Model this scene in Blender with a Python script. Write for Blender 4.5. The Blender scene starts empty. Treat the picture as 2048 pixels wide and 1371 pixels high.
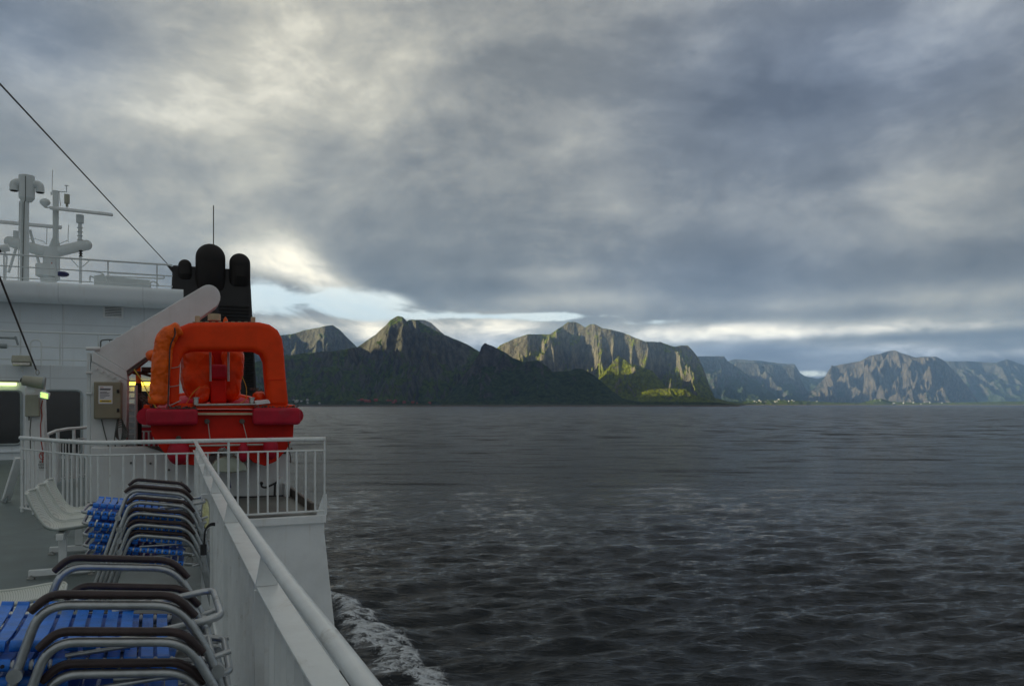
import bpy, bmesh, math, random
import numpy as np
from mathutils import Vector, Matrix, Euler
random.seed(7); R = math.radians
S = bpy.context.scene; COL = S.collection
# ------------------------------------------------------------------ camera, sky, sun, exposure
F = 1536.0; TH = R(23.5); CZ = 13.0; HY = 808.0; DK = 11.4      # ship frame: +Y forward, +X starboard, z = height over the sea
FW = Vector((math.sin(TH), math.cos(TH), 0)); RT = Vector((math.cos(TH), -math.sin(TH), 0))
cam = bpy.data.cameras.new('camera'); camo = bpy.data.objects.new('camera', cam); COL.objects.link(camo); S.camera = camo
camo.location = (0, 0, CZ); camo.rotation_euler = (R(90), 0, -TH)
cam.sensor_width = 36; cam.lens = 36 * F / 2048; cam.shift_y = (HY - 685.5) / 2048; cam.clip_start = .05; cam.clip_end = 200000
S.view_settings.view_transform = 'Standard'; S.view_settings.look = 'None'; S.view_settings.gamma = 1; S.view_settings.exposure = 1.03
S.render.engine = 'CYCLES'; S.cycles.use_denoising = True; S.cycles.max_bounces = 6; S.cycles.diffuse_bounces = 3
S.cycles.volume_bounces = 1; S.cycles.sample_clamp_indirect = 3; S.cycles.caustics_reflective = False; S.cycles.caustics_refractive = False

SUN_EL = R(11); SF = -.15                                       # the sun stands to the left of the view
sd = (RT * -1 + FW * SF).normalized(); SUN_DIR = Vector((sd.x * math.cos(SUN_EL), sd.y * math.cos(SUN_EL), math.sin(SUN_EL)))
sl = bpy.data.lights.new('sun', 'SUN'); sl.energy = 5; sl.angle = R(.5); sl.color = (1, .88, .58)
so = bpy.data.objects.new('sun', sl); COL.objects.link(so); so.location = (0, 0, 60)
so.rotation_euler = SUN_DIR.to_track_quat('Z', 'Y').to_euler()

W = bpy.data.worlds.new('World'); S.world = W; W.use_nodes = True; wt = W.node_tree; wt.nodes.clear()
class X:                                                          # arithmetic on node sockets
    def __init__(s, t, k): s.t, s.k = t, k
    def op(s, o, b=0.0, c=None, clamp=False):
        n = s.t.nodes.new('ShaderNodeMath'); n.operation = o; n.use_clamp = clamp
        for i, q in enumerate((s, b, c)):
            if q is None: continue
            if isinstance(q, X): s.t.links.new(q.k, n.inputs[i])
            else: n.inputs[i].default_value = q
        return X(s.t, n.outputs[0])
    def __add__(s, b): return s.op('ADD', b)
    def __sub__(s, b): return s.op('SUBTRACT', b)
    def __mul__(s, b): return s.op('MULTIPLY', b)
    def __truediv__(s, b): return s.op('DIVIDE', b)
    def mx(s, b): return s.op('MAXIMUM', b)
    def mn(s, b): return s.op('MINIMUM', b)
    def pw(s, b): return s.op('POWER', b)
    def ss(s, a, b):                                              # smoothstep
        n = s.t.nodes.new('ShaderNodeMapRange'); n.interpolation_type = 'SMOOTHSTEP'
        s.t.links.new(s.k, n.inputs['Value']); n.inputs['From Min'].default_value = a; n.inputs['From Max'].default_value = b
        return X(s.t, n.outputs['Result'])
def comb(t, x, y, z):
    n = t.nodes.new('ShaderNodeCombineXYZ')
    for i, q in enumerate((x, y, z)):
        if isinstance(q, X): t.links.new(q.k, n.inputs[i])
        else: n.inputs[i].default_value = q
    return X(t, n.outputs[0])
def noise(t, vec, scale, detail=8, rough=.5, dist=0.0, lac=2.0):
    n = t.nodes.new('ShaderNodeTexNoise'); n.inputs['Scale'].default_value = scale; n.inputs['Detail'].default_value = detail
    n.inputs['Roughness'].default_value = rough; n.inputs['Distortion'].default_value = dist; n.inputs['Lacunarity'].default_value = lac
    if vec is not None: t.links.new(vec.k, n.inputs['Vector'])
    return X(t, n.outputs['Fac'])
def mix(t, f, a, b):
    n = t.nodes.new('ShaderNodeMix'); n.data_type = 'RGBA'; n.clamp_factor = True
    for k, q in ((0, f), (6, a), (7, b)):
        if isinstance(q, X): t.links.new(q.k, n.inputs[k])
        elif k == 0: n.inputs[0].default_value = q
        else: n.inputs[k].default_value = (*q[:3], 1)
    return X(t, n.outputs[2])
def sep(t, v):
    n = t.nodes.new('ShaderNodeSeparateXYZ'); t.links.new(v.k, n.inputs[0]); return [X(t, o) for o in n.outputs]
def sky_world():
    t = wt
    tc = t.nodes.new('ShaderNodeTexCoord'); g = X(t, tc.outputs['Generated']); x, y, z = sep(t, g)
    fr = x * FW.x + y * FW.y; rr = x * RT.x + y * RT.y
    az = rr.op('ARCTAN2', fr) * (180 / math.pi); el = z.op('ARCSINE') * (180 / math.pi)
    zz = z.mx(0) + .07
    cx, cy = rr / zz, fr / zz                                     # the cloud deck seen in perspective
    wob = noise(t, comb(t, cx * .5, cy * .5, 5), .9, 3)
    A = noise(t, comb(t, cx * .8 + wob * .7, cy * .85, 0), .8, 6, .5)
    B = noise(t, comb(t, cx * .9 + wob, cy * 1.25, 9), 3.4, 9, .56, .35)
    Lf = noise(t, comb(t, az * .05, el * .30, 3), 1.0, 6, .55, .3)     # long flat streaks near the horizon
    L2 = noise(t, comb(t, az * .13, el * .45, 7), 1.0, 7, .55, .5)
    Z4 = noise(t, comb(t, az * .035 + el * -.01, el * .075, 17), 1.0, 8, .55, .6)
    def blob(px, py, sx, sy, rot=0):                              # soft bump at a compass direction and height
        u = (px - 1024) / F; a0 = math.degrees(math.atan(u)); e0 = math.degrees(math.atan((HY - py) / F * math.cos(math.atan(u))))
        k = math.degrees(1 / F); sx *= k; sy *= k
        da, de = az - a0, el - e0
        if rot:
            c, s_ = math.cos(R(rot)), math.sin(R(rot)); da, de = da * c + de * s_, de * c - da * s_
        q = (da / sx).pw(2) + (de / sy).pw(2)
        return (q * -1).op('EXPONENT')
    BR = []                                                       # brightness of the cloud deck: (px, py, sx, sy, amount, rotation)
    for q in BRIGHT:
        b = blob(*q[:4], q[5] if len(q) > 5 else 0) * q[4]; BR.append(b)
    Z6 = noise(t, comb(t, az * .16 + el * .05 + wob, el * .26, 41), 1.0, 9, .6, .4)
    low_ = el.ss(9.0, 4.0); br = BR[0]
    for b in BR[1:]: br = br + b
    Z7 = noise(t, comb(t, az * .22 + wob * 1.5, el * .55 + az * .02, 61), 1.0, 9, .6, .5)
    br = br * ((Z6 - .5) * 2.2 + (Z7 - .5) * low_ * 3.4 + 1)
    low = el.ss(7.0, 1.5)                                         # streaky zone
    Z5 = noise(t, comb(t, az * .075 + el * .03 + wob * .5, el * .15 - az * .02, 27), 1.0, 12, .60, .4)
    Z8 = noise(t, comb(t, az * .17 + el * .06, el * .27 - az * .03, 71), 1.0, 12, .62, .25)
    tex = (A - .5) * .35 + (Z4 - .5) * 1.5 + (Z5 - .5) * 1.15 + (Z8 - .5) * .75
    tex = tex * (low * -.6 + 1) + (Lf - .5) * low * 1.5 + (L2 - .5) * low * 1.0 + (Z7 - .5) * low * .9
    v = br + tex * .62 + .34
    v = v.mx(.02).mn(1.3)
    ramp = t.nodes.new('ShaderNodeValToRGB'); t.links.new((v / 1.3).k, ramp.inputs[0]); cr = ramp.color_ramp
    pts = [(0, (.060, .062, .066)), (.2, (.108, .111, .110)), (.33, (.175, .174, .159)), (.48, (.282, .270, .226)), (.66, (.50, .47, .385)), (1, (.98, .88, .66))]
    for i, (p_, c_) in enumerate(pts):
        e = cr.elements[i] if i < 2 else cr.elements.new(p_)
        e.position = p_; e.color = (*c_, 1)
    cl = X(t, ramp.outputs[0])
    bl = [blob(*q[:4], q[5] if len(q) > 5 else 0) * q[4] for q in BLUE]; b0 = bl[0]
    for b in bl[1:]: b0 = b0 + b
    tint = mix(t, b0, (1, 1, 1), (.80, .95, 1.33))
    vm = t.nodes.new('ShaderNodeVectorMath'); vm.operation = 'MULTIPLY'; t.links.new(cl.k, vm.inputs[0]); t.links.new(tint.k, vm.inputs[1]); cl = X(t, vm.outputs[0])
    gl = [blob(*q[:4], q[5] if len(q) > 5 else 0) * q[4] for q in GAPS]; gp = gl[0]
    for b in gl[1:]: gp = gp + b
    gm = gp.ss(.08, .35) * (gp + (L2 - .5) * 1.2 + (Z7 - .5) * 2.0 + (Z6 - .5) * 1.8).ss(.34, .90)
    sky = t.nodes.new('ShaderNodeTexSky'); sky.sky_type = 'NISHITA'; sky.sun_disc = False; sky.sun_elevation = SUN_EL
    sky.sun_rotation = math.atan2(SUN_DIR.x, SUN_DIR.y); sky.ozone_density = 2
    sk = t.nodes.new('ShaderNodeVectorMath'); sk.operation = 'MULTIPLY'; t.links.new(sky.outputs[0], sk.inputs[0]); sk.inputs[1].default_value = (.10, .105, .115)
    sky_part = mix(t, (Z6 * .7 + L2 * .5 - .15), mix(t, .55, X(t, sk.outputs[0]), (.44, .60, .70)), (.66, .64, .53))
    out = mix(t, gm, cl, sky_part)
    sc = t.nodes.new('ShaderNodeVectorMath'); sc.operation = 'SCALE'; t.links.new(out.k, sc.inputs[0]); sc.inputs['Scale'].default_value = 10
    bg = t.nodes.new('ShaderNodeBackground'); bg.inputs['Strength'].default_value = .1; t.links.new(sc.outputs[0], bg.inputs[0])
    o = t.nodes.new('ShaderNodeOutputWorld'); t.links.new(bg.outputs[0], o.inputs[0])
BRIGHT = [(600, -60, 330, 260, .30), (330, 230, 260, 110, .14, -20), (0, 60, 160, 100, -.24), (620, 400, 220, 60, .10, 10), (650, 560, 150, 40, .62, -32),
          (540, 530, 120, 30, .30, -15), (850, 590, 170, 26, -.14), (1250, 500, 420, 90, -.15, -6), (950, 550, 220, 50, -.10), (1560, 200, 260, 260, -.03),
          (1850, 330, 200, 120, .10), (1520, 420, 170, 50, .12), (1250, 330, 260, 60, .08), (1700, 540, 300, 40, -.12), (1060, 545, 160, 16, .16), (1080, 600, 200, 16, .26),
          (985, 652, 90, 26, .75), (870, 655, 70, 18, .35), (1330, 668, 150, 18, .62), (1550, 672, 160, 16, .50), (1480, 655, 60, 10, .3), (620, 650, 90, 20, .62), (1020, 715, 130, 26, -.1), (740, 668, 50, 24, .5), (1000, 690, 120, 14, .3),
          (1850, 652, 220, 16, .50), (1700, 676, 300, 9, -.25), (1690, 700, 150, 16, .38), (1980, 706, 130, 10, .40), (1560, 705, 130, 14, -.20), (1850, 600, 260, 24, .22), (1620, 625, 260, 14, -.15), (150, 480, 240, 90, .12)]
BLUE = [(1550, 170, 300, 260, .6), (1450, 560, 260, 80, .4), (1620, 730, 260, 40, 1.0), (30, 60, 180, 120, .6), (1040, 700, 260, 30, .9), (2000, 60, 300, 140, .5), (900, 250, 500, 200, .02), (1450, 705, 120, 20, .7), (1900, 740, 400, 50, .5)]
GAPS = [(640, 612, 130, 30, 1.1), (520, 590, 70, 32, .9), (900, 632, 150, 8, .85), (1110, 632, 170, 8, .85), (1340, 645, 120, 7, .55), (1600, 748, 70, 9, .6), (730, 620, 60, 24, .8)]
sky_world()

# ------------------------------------------------------------------ helpers
def ray(px, py):
    u = (px - 1024) / F; d = FW + RT * u; return Vector((d.x, d.y, (HY - py) / F))
C0 = Vector((0, 0, CZ))
def PY(px, py, y): d = ray(px, py); return C0 + d * (y / d.y)      # the point of a sight line on a plane across the ship
def PX(px, py, x): d = ray(px, py); return C0 + d * (x / d.x)
def PZ(px, py, z): d = ray(px, py); return C0 + d * ((z - CZ) / d.z)
def PD(px, py, s): return C0 + ray(px, py) * s
def V(*a): return Vector(a)
def mat(name, col, rough=.5, metal=0.0, var=.12, scale=6, bump=0.0, bscale=60, spec=.5, emit=None, rust=0.0, seam=0, col2=None, streak=0.0, coat=0.0):
    m = bpy.data.materials.new(name); m.use_nodes = True; t = m.node_tree; b = t.nodes['Principled BSDF']
    tc = t.nodes.new('ShaderNodeTexCoord'); o = X(t, tc.outputs['Object'])
    n = noise(t, o, scale, 6, .6)
    a = tuple(c * (1 - var) for c in col); h = tuple(min(1, c * (1 + var)) for c in col)
    c = mix(t, n.ss(.3, .7), a, h)
    if col2:
        c = mix(t, noise(t, o, scale * .6, 10, .7, .6).ss(.56, .68), c, col2)
    if streak:
        x, y, z = sep(t, o)
        st = noise(t, comb(t, x * 9, y * 9, z * .5), 1.0, 5, .6).ss(.56, .78) * streak
        c = mix(t, st, c, tuple(q * f for q, f in zip(col, (.70, .60, .48))))
    if rust:
        x, y, z = sep(t, o); q1 = noise(t, comb(t, x * 5, y * 5, z * .7), 1.3, 6, .65).ss(.66, .80) * noise(t, o, 1.1, 3, .5).ss(.5, .7) * rust
        c = mix(t, q1, c, (.30, .17, .085))
    if seam:
        x, y, z = sep(t, o); l1 = ((x * .42).op('FRACT') - .5).op('ABSOLUTE').ss(.010, .004); l2 = ((z * .55 + .2).op('FRACT') - .5).op('ABSOLUTE').ss(.014, .005)
        c = mix(t, l1.mx(l2) * .40, c, tuple(q * .62 for q in col))
    t.links.new(c.k, b.inputs['Base Color']); b.inputs['Metallic'].default_value = metal
    rr = n * .25 + (rough - .12); t.links.new(rr.k, b.inputs['Roughness']); b.inputs['Specular IOR Level'].default_value = spec
    b.inputs['Coat Weight'].default_value = coat
    if bump:
        bn = noise(t, o, bscale, 5, .6); bp = t.nodes.new('ShaderNodeBump'); bp.inputs['Strength'].default_value = bump; bp.inputs['Distance'].default_value = .01
        t.links.new(bn.k, bp.inputs['Height']); t.links.new(bp.outputs[0], b.inputs['Normal'])
    if emit: b.inputs['Emission Color'].default_value = (*emit[0], 1); b.inputs['Emission Strength'].default_value = emit[1]
    return m
M = {
 'white': mat('white_paint', (.80, .82, .82), .42, var=.06, scale=2.5, rust=.9, bump=.15, bscale=25, streak=.45),
 'white_rail': mat('white_rail_paint', (.76, .785, .78), .35, var=.06, scale=8, bump=.12, bscale=70, col2=(.60, .60, .57)),
 'white_wall': mat('white_wall_paint', (.72, .77, .80), .5, var=.05, scale=.7, seam=1, rust=.35, streak=.35, bump=.15, bscale=3),
 'davit': mat('davit_paint', (.72, .745, .745), .5, var=.07, scale=2, rust=.9, streak=.4, bump=.1, bscale=30),
 'deck': mat('deck_paint', (.13, .165, .165), .40, var=.28, scale=1.3, bump=.35, bscale=90, col2=(.085, .105, .105)),
 'deck_brown': mat('worn_deck_paint', (.15, .155, .14), .5, var=.2, scale=2, bump=.3, bscale=90),
 'alu': mat('aluminium_tube', (.47, .49, .50), .36, .75, var=.16, scale=14, bump=.1, bscale=80, col2=(.30, .31, .30)),
 'steel': mat('steel', (.42, .42, .40), .3, .8, var=.15, scale=14),
 'pad': mat('brown_armrest', (.040, .024, .025), .38, var=.25, scale=20, bump=.2, bscale=200),
 'blue': mat('blue_slat', (.022, .19, .72), .36, var=.22, scale=14, bump=.25, bscale=120),
 'rivet': mat('dark_rivet', (.02, .02, .03), .4),
 'spacer': mat('white_spacer', (.62, .64, .66), .4),
 'plastic': mat('white_seat_plastic', (.66, .69, .65), .4, var=.05, scale=5),
 'rubber': mat('black_rubber', (.018, .018, .02), .55, var=.3),
 'black': mat('black_funnel_paint', (.014, .012, .012), .5, var=.35, scale=1.2, bump=.1, bscale=12, streak=.3),
 'soot': mat('sooty_cowl', (.010, .007, .006), .7, var=.4, scale=2, bump=.2, bscale=15),
 'red': mat('red_hull', (.60, .014, .003), .5, spec=.25, var=.16, scale=3, bump=.12, bscale=30, streak=.35),
 'orange': mat('orange_arch', (.86, .055, .003), .5, spec=.25, col2=(.70, .040, .004), var=.10, scale=3, bump=.12, bscale=25, streak=.25),
 'cover': mat('orange_tarpaulin', (.90, .125, .004), .4, spec=.35, var=.16, scale=5, bump=.9, bscale=9),
 'cover_dark': mat('red_orange_tarpaulin', (.80, .072, .004), .4, spec=.35, var=.2, scale=4, bump=.9, bscale=9),
 'crimson': mat('crimson_fender', (.46, .012, .035), .55, spec=.3, var=.14, scale=4, bump=.25, bscale=14, col2=(.40, .03, .05)),
 'beige': mat('beige_cabinet', (.27, .245, .17), .45, var=.08, scale=3, streak=.25),
 'beige_light': mat('beige_housing', (.36, .36, .29), .45, var=.08, scale=5),
 'cream': mat('cream_drum', (.50, .42, .27), .5),
 'paper': mat('paper_notice', (.75, .76, .78), .6, var=.03),
 'ink': mat('dark_ink', (.10, .10, .12), .6), 'ink_red': mat('red_ink', (.55, .05, .04), .6),
 'yellow': mat('yellow_label', (.75, .55, .03), .5),
 'glass': mat('dark_window_glass', (.012, .014, .016), .06, spec=.8, var=.2, scale=.5),
 'gasket': mat('window_gasket', (.30, .34, .35), .5),
 'cable': mat('dark_cable', (.035, .035, .035), .5), 'cable_grey': mat('grey_cable', (.10, .11, .10), .5), 'cable_red': mat('red_cable', (.38, .05, .035), .5),
 'rope': mat('yellow_rope', (.60, .38, .06), .7), 'rope_w': mat('pale_rope', (.50, .47, .42), .8), 'chain': mat('dirty_rope', (.09, .065, .055), .8, var=.5, scale=30),
 'mast': mat('mast_paint', (.66, .70, .70), .45, var=.06, scale=1.5, streak=.3),
 'navy': mat('navy_dome', (.012, .014, .09), .4),
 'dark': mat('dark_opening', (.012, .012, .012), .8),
 'brown': mat('brown_coaming', (.085, .070, .058), .6, var=.3),
 'drum': mat('pale_green_drum', (.42, .45, .37), .45),
 'tube_green': mat('tube_lamp', (.8, .9, .5), .4, emit=((.85, 1, .42), .9)),
 'tube_yellow': mat('yellow_tube_lamp', (.9, .7, .1), .4, emit=((1, .68, .06), 2.2)),
 'lamp_green': mat('green_lamp_lens', (.6, .9, .3), .3, emit=((.55, 1, .22), .7)),
 'lamp_dim': mat('amber_lamp_lens', (.42, .43, .35), .25, emit=((.9, .95, .35), .04), var=.3, scale=30),
 'sign_w': mat('sign_white', (.62, .64, .62), .5), 'house': mat('house_paint', (.42, .42, .41), .7), 'house_red': mat('house_red', (.30, .07, .05), .6), 'roof': mat('house_roof', (.10, .10, .11), .6),
}
class MB:
    def __init__(s): s.v = []; s.f = []
    def add(s, vs, fs):
        o = len(s.v); s.v += [Vector(v) for v in vs]; s.f += [tuple(i + o for i in f) for f in fs]; return s
    def box(s, c, d, rot=None):
        c = Vector(c); h = [q / 2 for q in d]
        vs = [Vector((x * h[0], y * h[1], z * h[2])) for x in (-1, 1) for y in (-1, 1) for z in (-1, 1)]
        if rot is not None:
            m = rot if isinstance(rot, Matrix) else Euler(rot).to_matrix(); vs = [m @ v for v in vs]
        return s.add([v + c for v in vs], [(0, 1, 3, 2), (4, 6, 7, 5), (0, 4, 5, 1), (2, 3, 7, 6), (0, 2, 6, 4), (1, 5, 7, 3)])
    def bx(s, x0, x1, y0, y1, z0, z1): return s.box(((x0 + x1) / 2, (y0 + y1) / 2, (z0 + z1) / 2), (abs(x1 - x0), abs(y1 - y0), abs(z1 - z0)))
    def beam(s, p, q, w, h, up=(0, 0, 1)):
        p, q = Vector(p), Vector(q); d = (q - p); L = d.length; d.normalize(); a = d.cross(Vector(up)).normalized(); b = a.cross(d)
        m = Matrix((d, a, b)).transposed(); return s.box((p + q) / 2, (L, w, h), m)
    def rings(s, rs, cap=True, closed=False):
        n = len(rs[0]); o = len(s.v)
        for r in rs: s.v += [Vector(p) for p in r]
        k = len(rs)
        for i in range(k if closed else k - 1):
            j = (i + 1) % k
            for a in range(n):
                b = (a + 1) % n; s.f.append((o + i * n + a, o + i * n + b, o + j * n + b, o + j * n + a))
        if cap and not closed: s.f.append(tuple(o + a for a in range(n))[::-1]); s.f.append(tuple(o + (k - 1) * n + a for a in range(n)))
        return s
    def tube(s, pts, r, n=10, closed=False, cap=True, flat=1.0):
        pts = [Vector(p) for p in pts]; k = len(pts); T = []
        for i in range(k):
            a = pts[(i - 1) % k] if (closed or i) else pts[0]; b = pts[(i + 1) % k] if (closed or i < k - 1) else pts[-1]
            T.append((b - a).normalized())
        nx = T[0].orthogonal().normalized()
        if abs(T[0].z) < .9: nx = T[0].cross(Vector((0, 0, 1))).normalized()
        rs = []
        for i in range(k):
            nx = (nx - T[i] * nx.dot(T[i])).normalized(); by = T[i].cross(nx); ri = r[i] if isinstance(r, (list, tuple)) else r
            rs.append([pts[i] + nx * (ri * math.cos(2 * math.pi * a / n)) + by * (ri * flat * math.sin(2 * math.pi * a / n)) for a in range(n)])
        return s.rings(rs, cap, closed)
    def cyl(s, p, q, r, r2=None, n=14): return s.tube([p, q], [r, r if r2 is None else r2], n)
    def prism(s, poly, d):
        poly = [Vector(p) for p in poly]; d = Vector(d); n = len(poly)
        return s.rings([poly, [p + d for p in poly]])
    def lathe(s, c, prof, n=24, axis=(0, 0, 1)):
        q = Vector((0, 0, 1)).rotation_difference(Vector(axis)); c = Vector(c)
        return s.rings([[c + q @ Vector((max(r, 1e-4) * math.cos(2 * math.pi * a / n), max(r, 1e-4) * math.sin(2 * math.pi * a / n), h)) for a in range(n)] for r, h in prof])
    def ball(s, c, r, sc=(1, 1, 1), n=18, lump=0.0):
        c = Vector(c); rs = []
        for i in range(n // 2 + 1):
            th = math.pi * i / (n // 2)
            rs.append([c + Vector((math.sin(th) * math.cos(2 * math.pi * a / n) * sc[0], math.sin(th) * math.sin(2 * math.pi * a / n) * sc[1], -math.cos(th) * sc[2])) * (r * (1 + (random.uniform(-lump, lump) if lump else 0))) + Vector((0, 0, 1e-5)) for a in range(n)])
        return s.rings(rs)
    def build(s, name, m, parent=None, bevel=0, smooth=True, sub=0, angle=38):
        me = bpy.data.meshes.new(name); off = parent_world(parent) if parent else Vector((0, 0, 0))
        me.from_pydata([v - off for v in s.v], [], s.f); me.update()
        bm = bmesh.new(); bm.from_mesh(me); bmesh.ops.recalc_face_normals(bm, faces=bm.faces); bm.to_mesh(me); bm.free()
        me.materials.append(M[m] if isinstance(m, str) else m)
        if smooth:
            me.polygons.foreach_set('use_smooth', [True] * len(me.polygons)); me.set_sharp_from_angle(angle=R(angle))
        o = bpy.data.objects.new(name, me); COL.objects.link(o)
        if parent: o.parent = parent
        if sub: md = o.modifiers.new('sub', 'SUBSURF'); md.levels = md.render_levels = sub
        if bevel: md = o.modifiers.new('bevel', 'BEVEL'); md.width = bevel; md.segments = 2; md.limit_method = 'ANGLE'; md.angle_limit = R(40)
        return o
def parent_world(p):
    v = Vector((0, 0, 0))
    while p: v = v + p.location; p = p.parent
    return v
def fillet(pts, r, n=5, closed=False):
    pts = [Vector(p) for p in pts]; out = []; k = len(pts)
    for i in range(k):
        if not closed and i in (0, k - 1): out.append(pts[i]); continue
        a, b, c = pts[i - 1], pts[i], pts[(i + 1) % k]
        u, w = (a - b), (c - b); rr = min(r, u.length * .48, w.length * .48); p, q = b + u.normalized() * rr, b + w.normalized() * rr
        for j in range(n + 1):
            t = j / n; out.append(p * (1 - t) ** 2 + b * (2 * t * (1 - t)) + q * t * t)
    return out
def tag(o, label=None, cat=None, group=None, kind=None):
    for k, v in (('label', label), ('category', cat), ('group', group), ('kind', kind)):
        if v: o[k] = v
    return o
def thing(name, label, cat, loc=(0, 0, 0), group=None):
    o = bpy.data.objects.new(name, None); o.empty_display_size = .2; COL.objects.link(o); o.location = loc; return tag(o, label, cat, group)
def copy_tree(o, parent=None):
    c = o.copy(); COL.objects.link(c); c.parent = parent
    for ch in list(o.children): copy_tree(ch, c)
    return c
# ------------------------------------------------------------------ noise for terrain and sea
def perlin(x, y, seed=0):
    rng = np.random.RandomState(seed); p = rng.permutation(256); p = np.concatenate([p, p]); ang = rng.rand(256) * 2 * np.pi
    xi = np.floor(x).astype(int); yi = np.floor(y).astype(int); xf, yf = x - xi, y - yi
    u = xf ** 3 * (xf * (xf * 6 - 15) + 10); v = yf ** 3 * (yf * (yf * 6 - 15) + 10)
    def g(ix, iy, dx, dy):
        a = ang[p[(p[ix & 255] + iy) & 255]]; return np.cos(a) * dx + np.sin(a) * dy
    n00 = g(xi, yi, xf, yf); n10 = g(xi + 1, yi, xf - 1, yf); n01 = g(xi, yi + 1, xf, yf - 1); n11 = g(xi + 1, yi + 1, xf - 1, yf - 1)
    return (n00 * (1 - u) + n10 * u) * (1 - v) + (n01 * (1 - u) + n11 * u) * v
def fbm(x, y, o=5, seed=0, ridged=False, gain=.5):
    s = np.zeros_like(x); a = 1.0; n = 0
    w = np.ones_like(x)
    for i in range(o):
        q = perlin(x, y, seed + i)
        if ridged:
            q = 1 - np.abs(q) * 2.2; q = q * q * w; w = np.clip(q * 1.6, 0, 1)
        s += q * a; n += a; a *= gain; x, y = x * 2.03 + 17.1, y * 2.03 - 9.3
    return s / n
def grid_mesh(name, Vv, nr, nc, m, wrap=False):
    me = bpy.data.meshes.new(name); me.vertices.add(nr * nc); me.vertices.foreach_set('co', Vv.astype(np.float32).ravel())
    i, j = np.meshgrid(np.arange(nr - 1), np.arange(nc if wrap else nc - 1), indexing='ij'); j2 = (j + 1) % nc
    q = np.stack([i * nc + j, i * nc + j2, (i + 1) * nc + j2, (i + 1) * nc + j], -1).reshape(-1, 4)
    me.loops.add(q.size); me.loops.foreach_set('vertex_index', q.ravel().astype(np.int32)); me.polygons.add(len(q))
    me.polygons.foreach_set('loop_start', np.arange(0, q.size, 4, dtype=np.int32)); me.polygons.foreach_set('loop_total', np.full(len(q), 4, dtype=np.int32))
    me.polygons.foreach_set('use_smooth', np.ones(len(q), bool)); me.update(calc_edges=True); me.validate()
    me.materials.append(m); o = bpy.data.objects.new(name, me); COL.objects.link(o); return o
# ------------------------------------------------------------------ sea
def sea_mat():
    m = bpy.data.materials.new('sea_water'); m.use_nodes = True; t = m.node_tree; b = t.nodes['Principled BSDF']
    gm = t.nodes.new('ShaderNodeNewGeometry'); px, py, pz = sep(t, X(t, gm.outputs['Position']))
    a = px * RT.x + py * RT.y; f = px * FW.x + py * FW.y
    at = t.nodes.new('ShaderNodeAttribute'); at.attribute_name = 'foam'; fo = X(t, at.outputs['Fac'])
    d = (a.pw(2) + f.pw(2)).pw(.5)
    w1 = noise(t, comb(t, a * .45 + f * .1, f * 1.6 - a * .1, 0), 1.0, 5, .62, .4)
    w2 = noise(t, comb(t, a * 1.6, f * 5.5, 3), 1.0, 4, .62, .4)
    w0 = noise(t, comb(t, a * .035 + f * .02, f * .16, 8), 1.0, 3, .5, .5)
    far = d.ss(120, 400)
    h = w1 * .38 + w2 * .14 + w0 * far * .9
    bp = t.nodes.new('ShaderNodeBump'); bp.inputs['Strength'].default_value = 1; bp.inputs['Distance'].default_value = .62; t.links.new(h.k, bp.inputs['Height'])
    def ncol(vec, sc, det):
        n = t.nodes.new('ShaderNodeTexNoise'); n.inputs['Scale'].default_value = sc; n.inputs['Detail'].default_value = det; n.inputs['Roughness'].default_value = .65; t.links.new(vec.k, n.inputs['Vector']); return sep(t, X(t, n.outputs['Color']))
    q1 = ncol(comb(t, a * 1.1, f * 3.6, 5), 1.0, 4); q2 = ncol(comb(t, a * .055 + f * .015, f * .22, 2), 1.0, 6)
    q3 = ncol(comb(t, a * .035, f * .014, 12), 1.0, 7); q4 = ncol(comb(t, a * .030 + f * .01, f * .085, 22), 1.0, 7); k_ = d.ss(8, 75); g1 = (q1[0] - .5) * 1.7 + (q2[0] - .5) * 1.5 + (q3[0] - .5) * d.ss(90, 400) * 2.6 + (q4[0] - .5) * d.ss(50, 150) * 2.6; fr_ = d.ss(35, 160); sf_ = (g1 * (fr_ * -1 + 1) - g1.op('ABSOLUTE') * fr_ * 1.0) * k_; sa_ = (q1[1] - .5) * .55 * k_
    nv = comb(t, sa_ * RT.x + sf_ * FW.x, sa_ * RT.y + sf_ * FW.y, 0)
    ad = t.nodes.new('ShaderNodeVectorMath'); ad.operation = 'ADD'; t.links.new(bp.outputs[0], ad.inputs[0]); t.links.new(nv.k, ad.inputs[1])
    nm = t.nodes.new('ShaderNodeVectorMath'); nm.operation = 'NORMALIZE'; t.links.new(ad.outputs[0], nm.inputs[0]); t.links.new(nm.outputs[0], b.inputs['Normal'])
    n1 = noise(t, comb(t, a, f * 1.7, 0), 1.9, 9, .7, 1.0); n2 = noise(t, comb(t, a, f * 1.7, 30), 8.5, 6, .7, .8)
    vo = t.nodes.new('ShaderNodeTexVoronoi'); vo.feature = 'DISTANCE_TO_EDGE'; vo.inputs['Scale'].default_value = 1.1; t.links.new(comb(t, a + n1 * 2.2, f * 1.5 + n2 * 1.4, 0).k, vo.inputs['Vector'])
    lace = X(t, vo.outputs['Distance']).ss(.22, .0)
    fm = (fo * .65 + n1 * .50 + n2 * .30 + lace * .16 - .80).ss(-.07, .22) * fo.ss(.02, .25)
    col = mix(t, fm, (.009, .014, .019), (.74, .78, .82)); t.links.new(col.k, b.inputs['Base Color'])
    ro = fm * .5 + (d.ss(40, 150) * .0 + .10); t.links.new(ro.k, b.inputs['Roughness']); b.inputs['IOR'].default_value = 1.33
    return m
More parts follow.
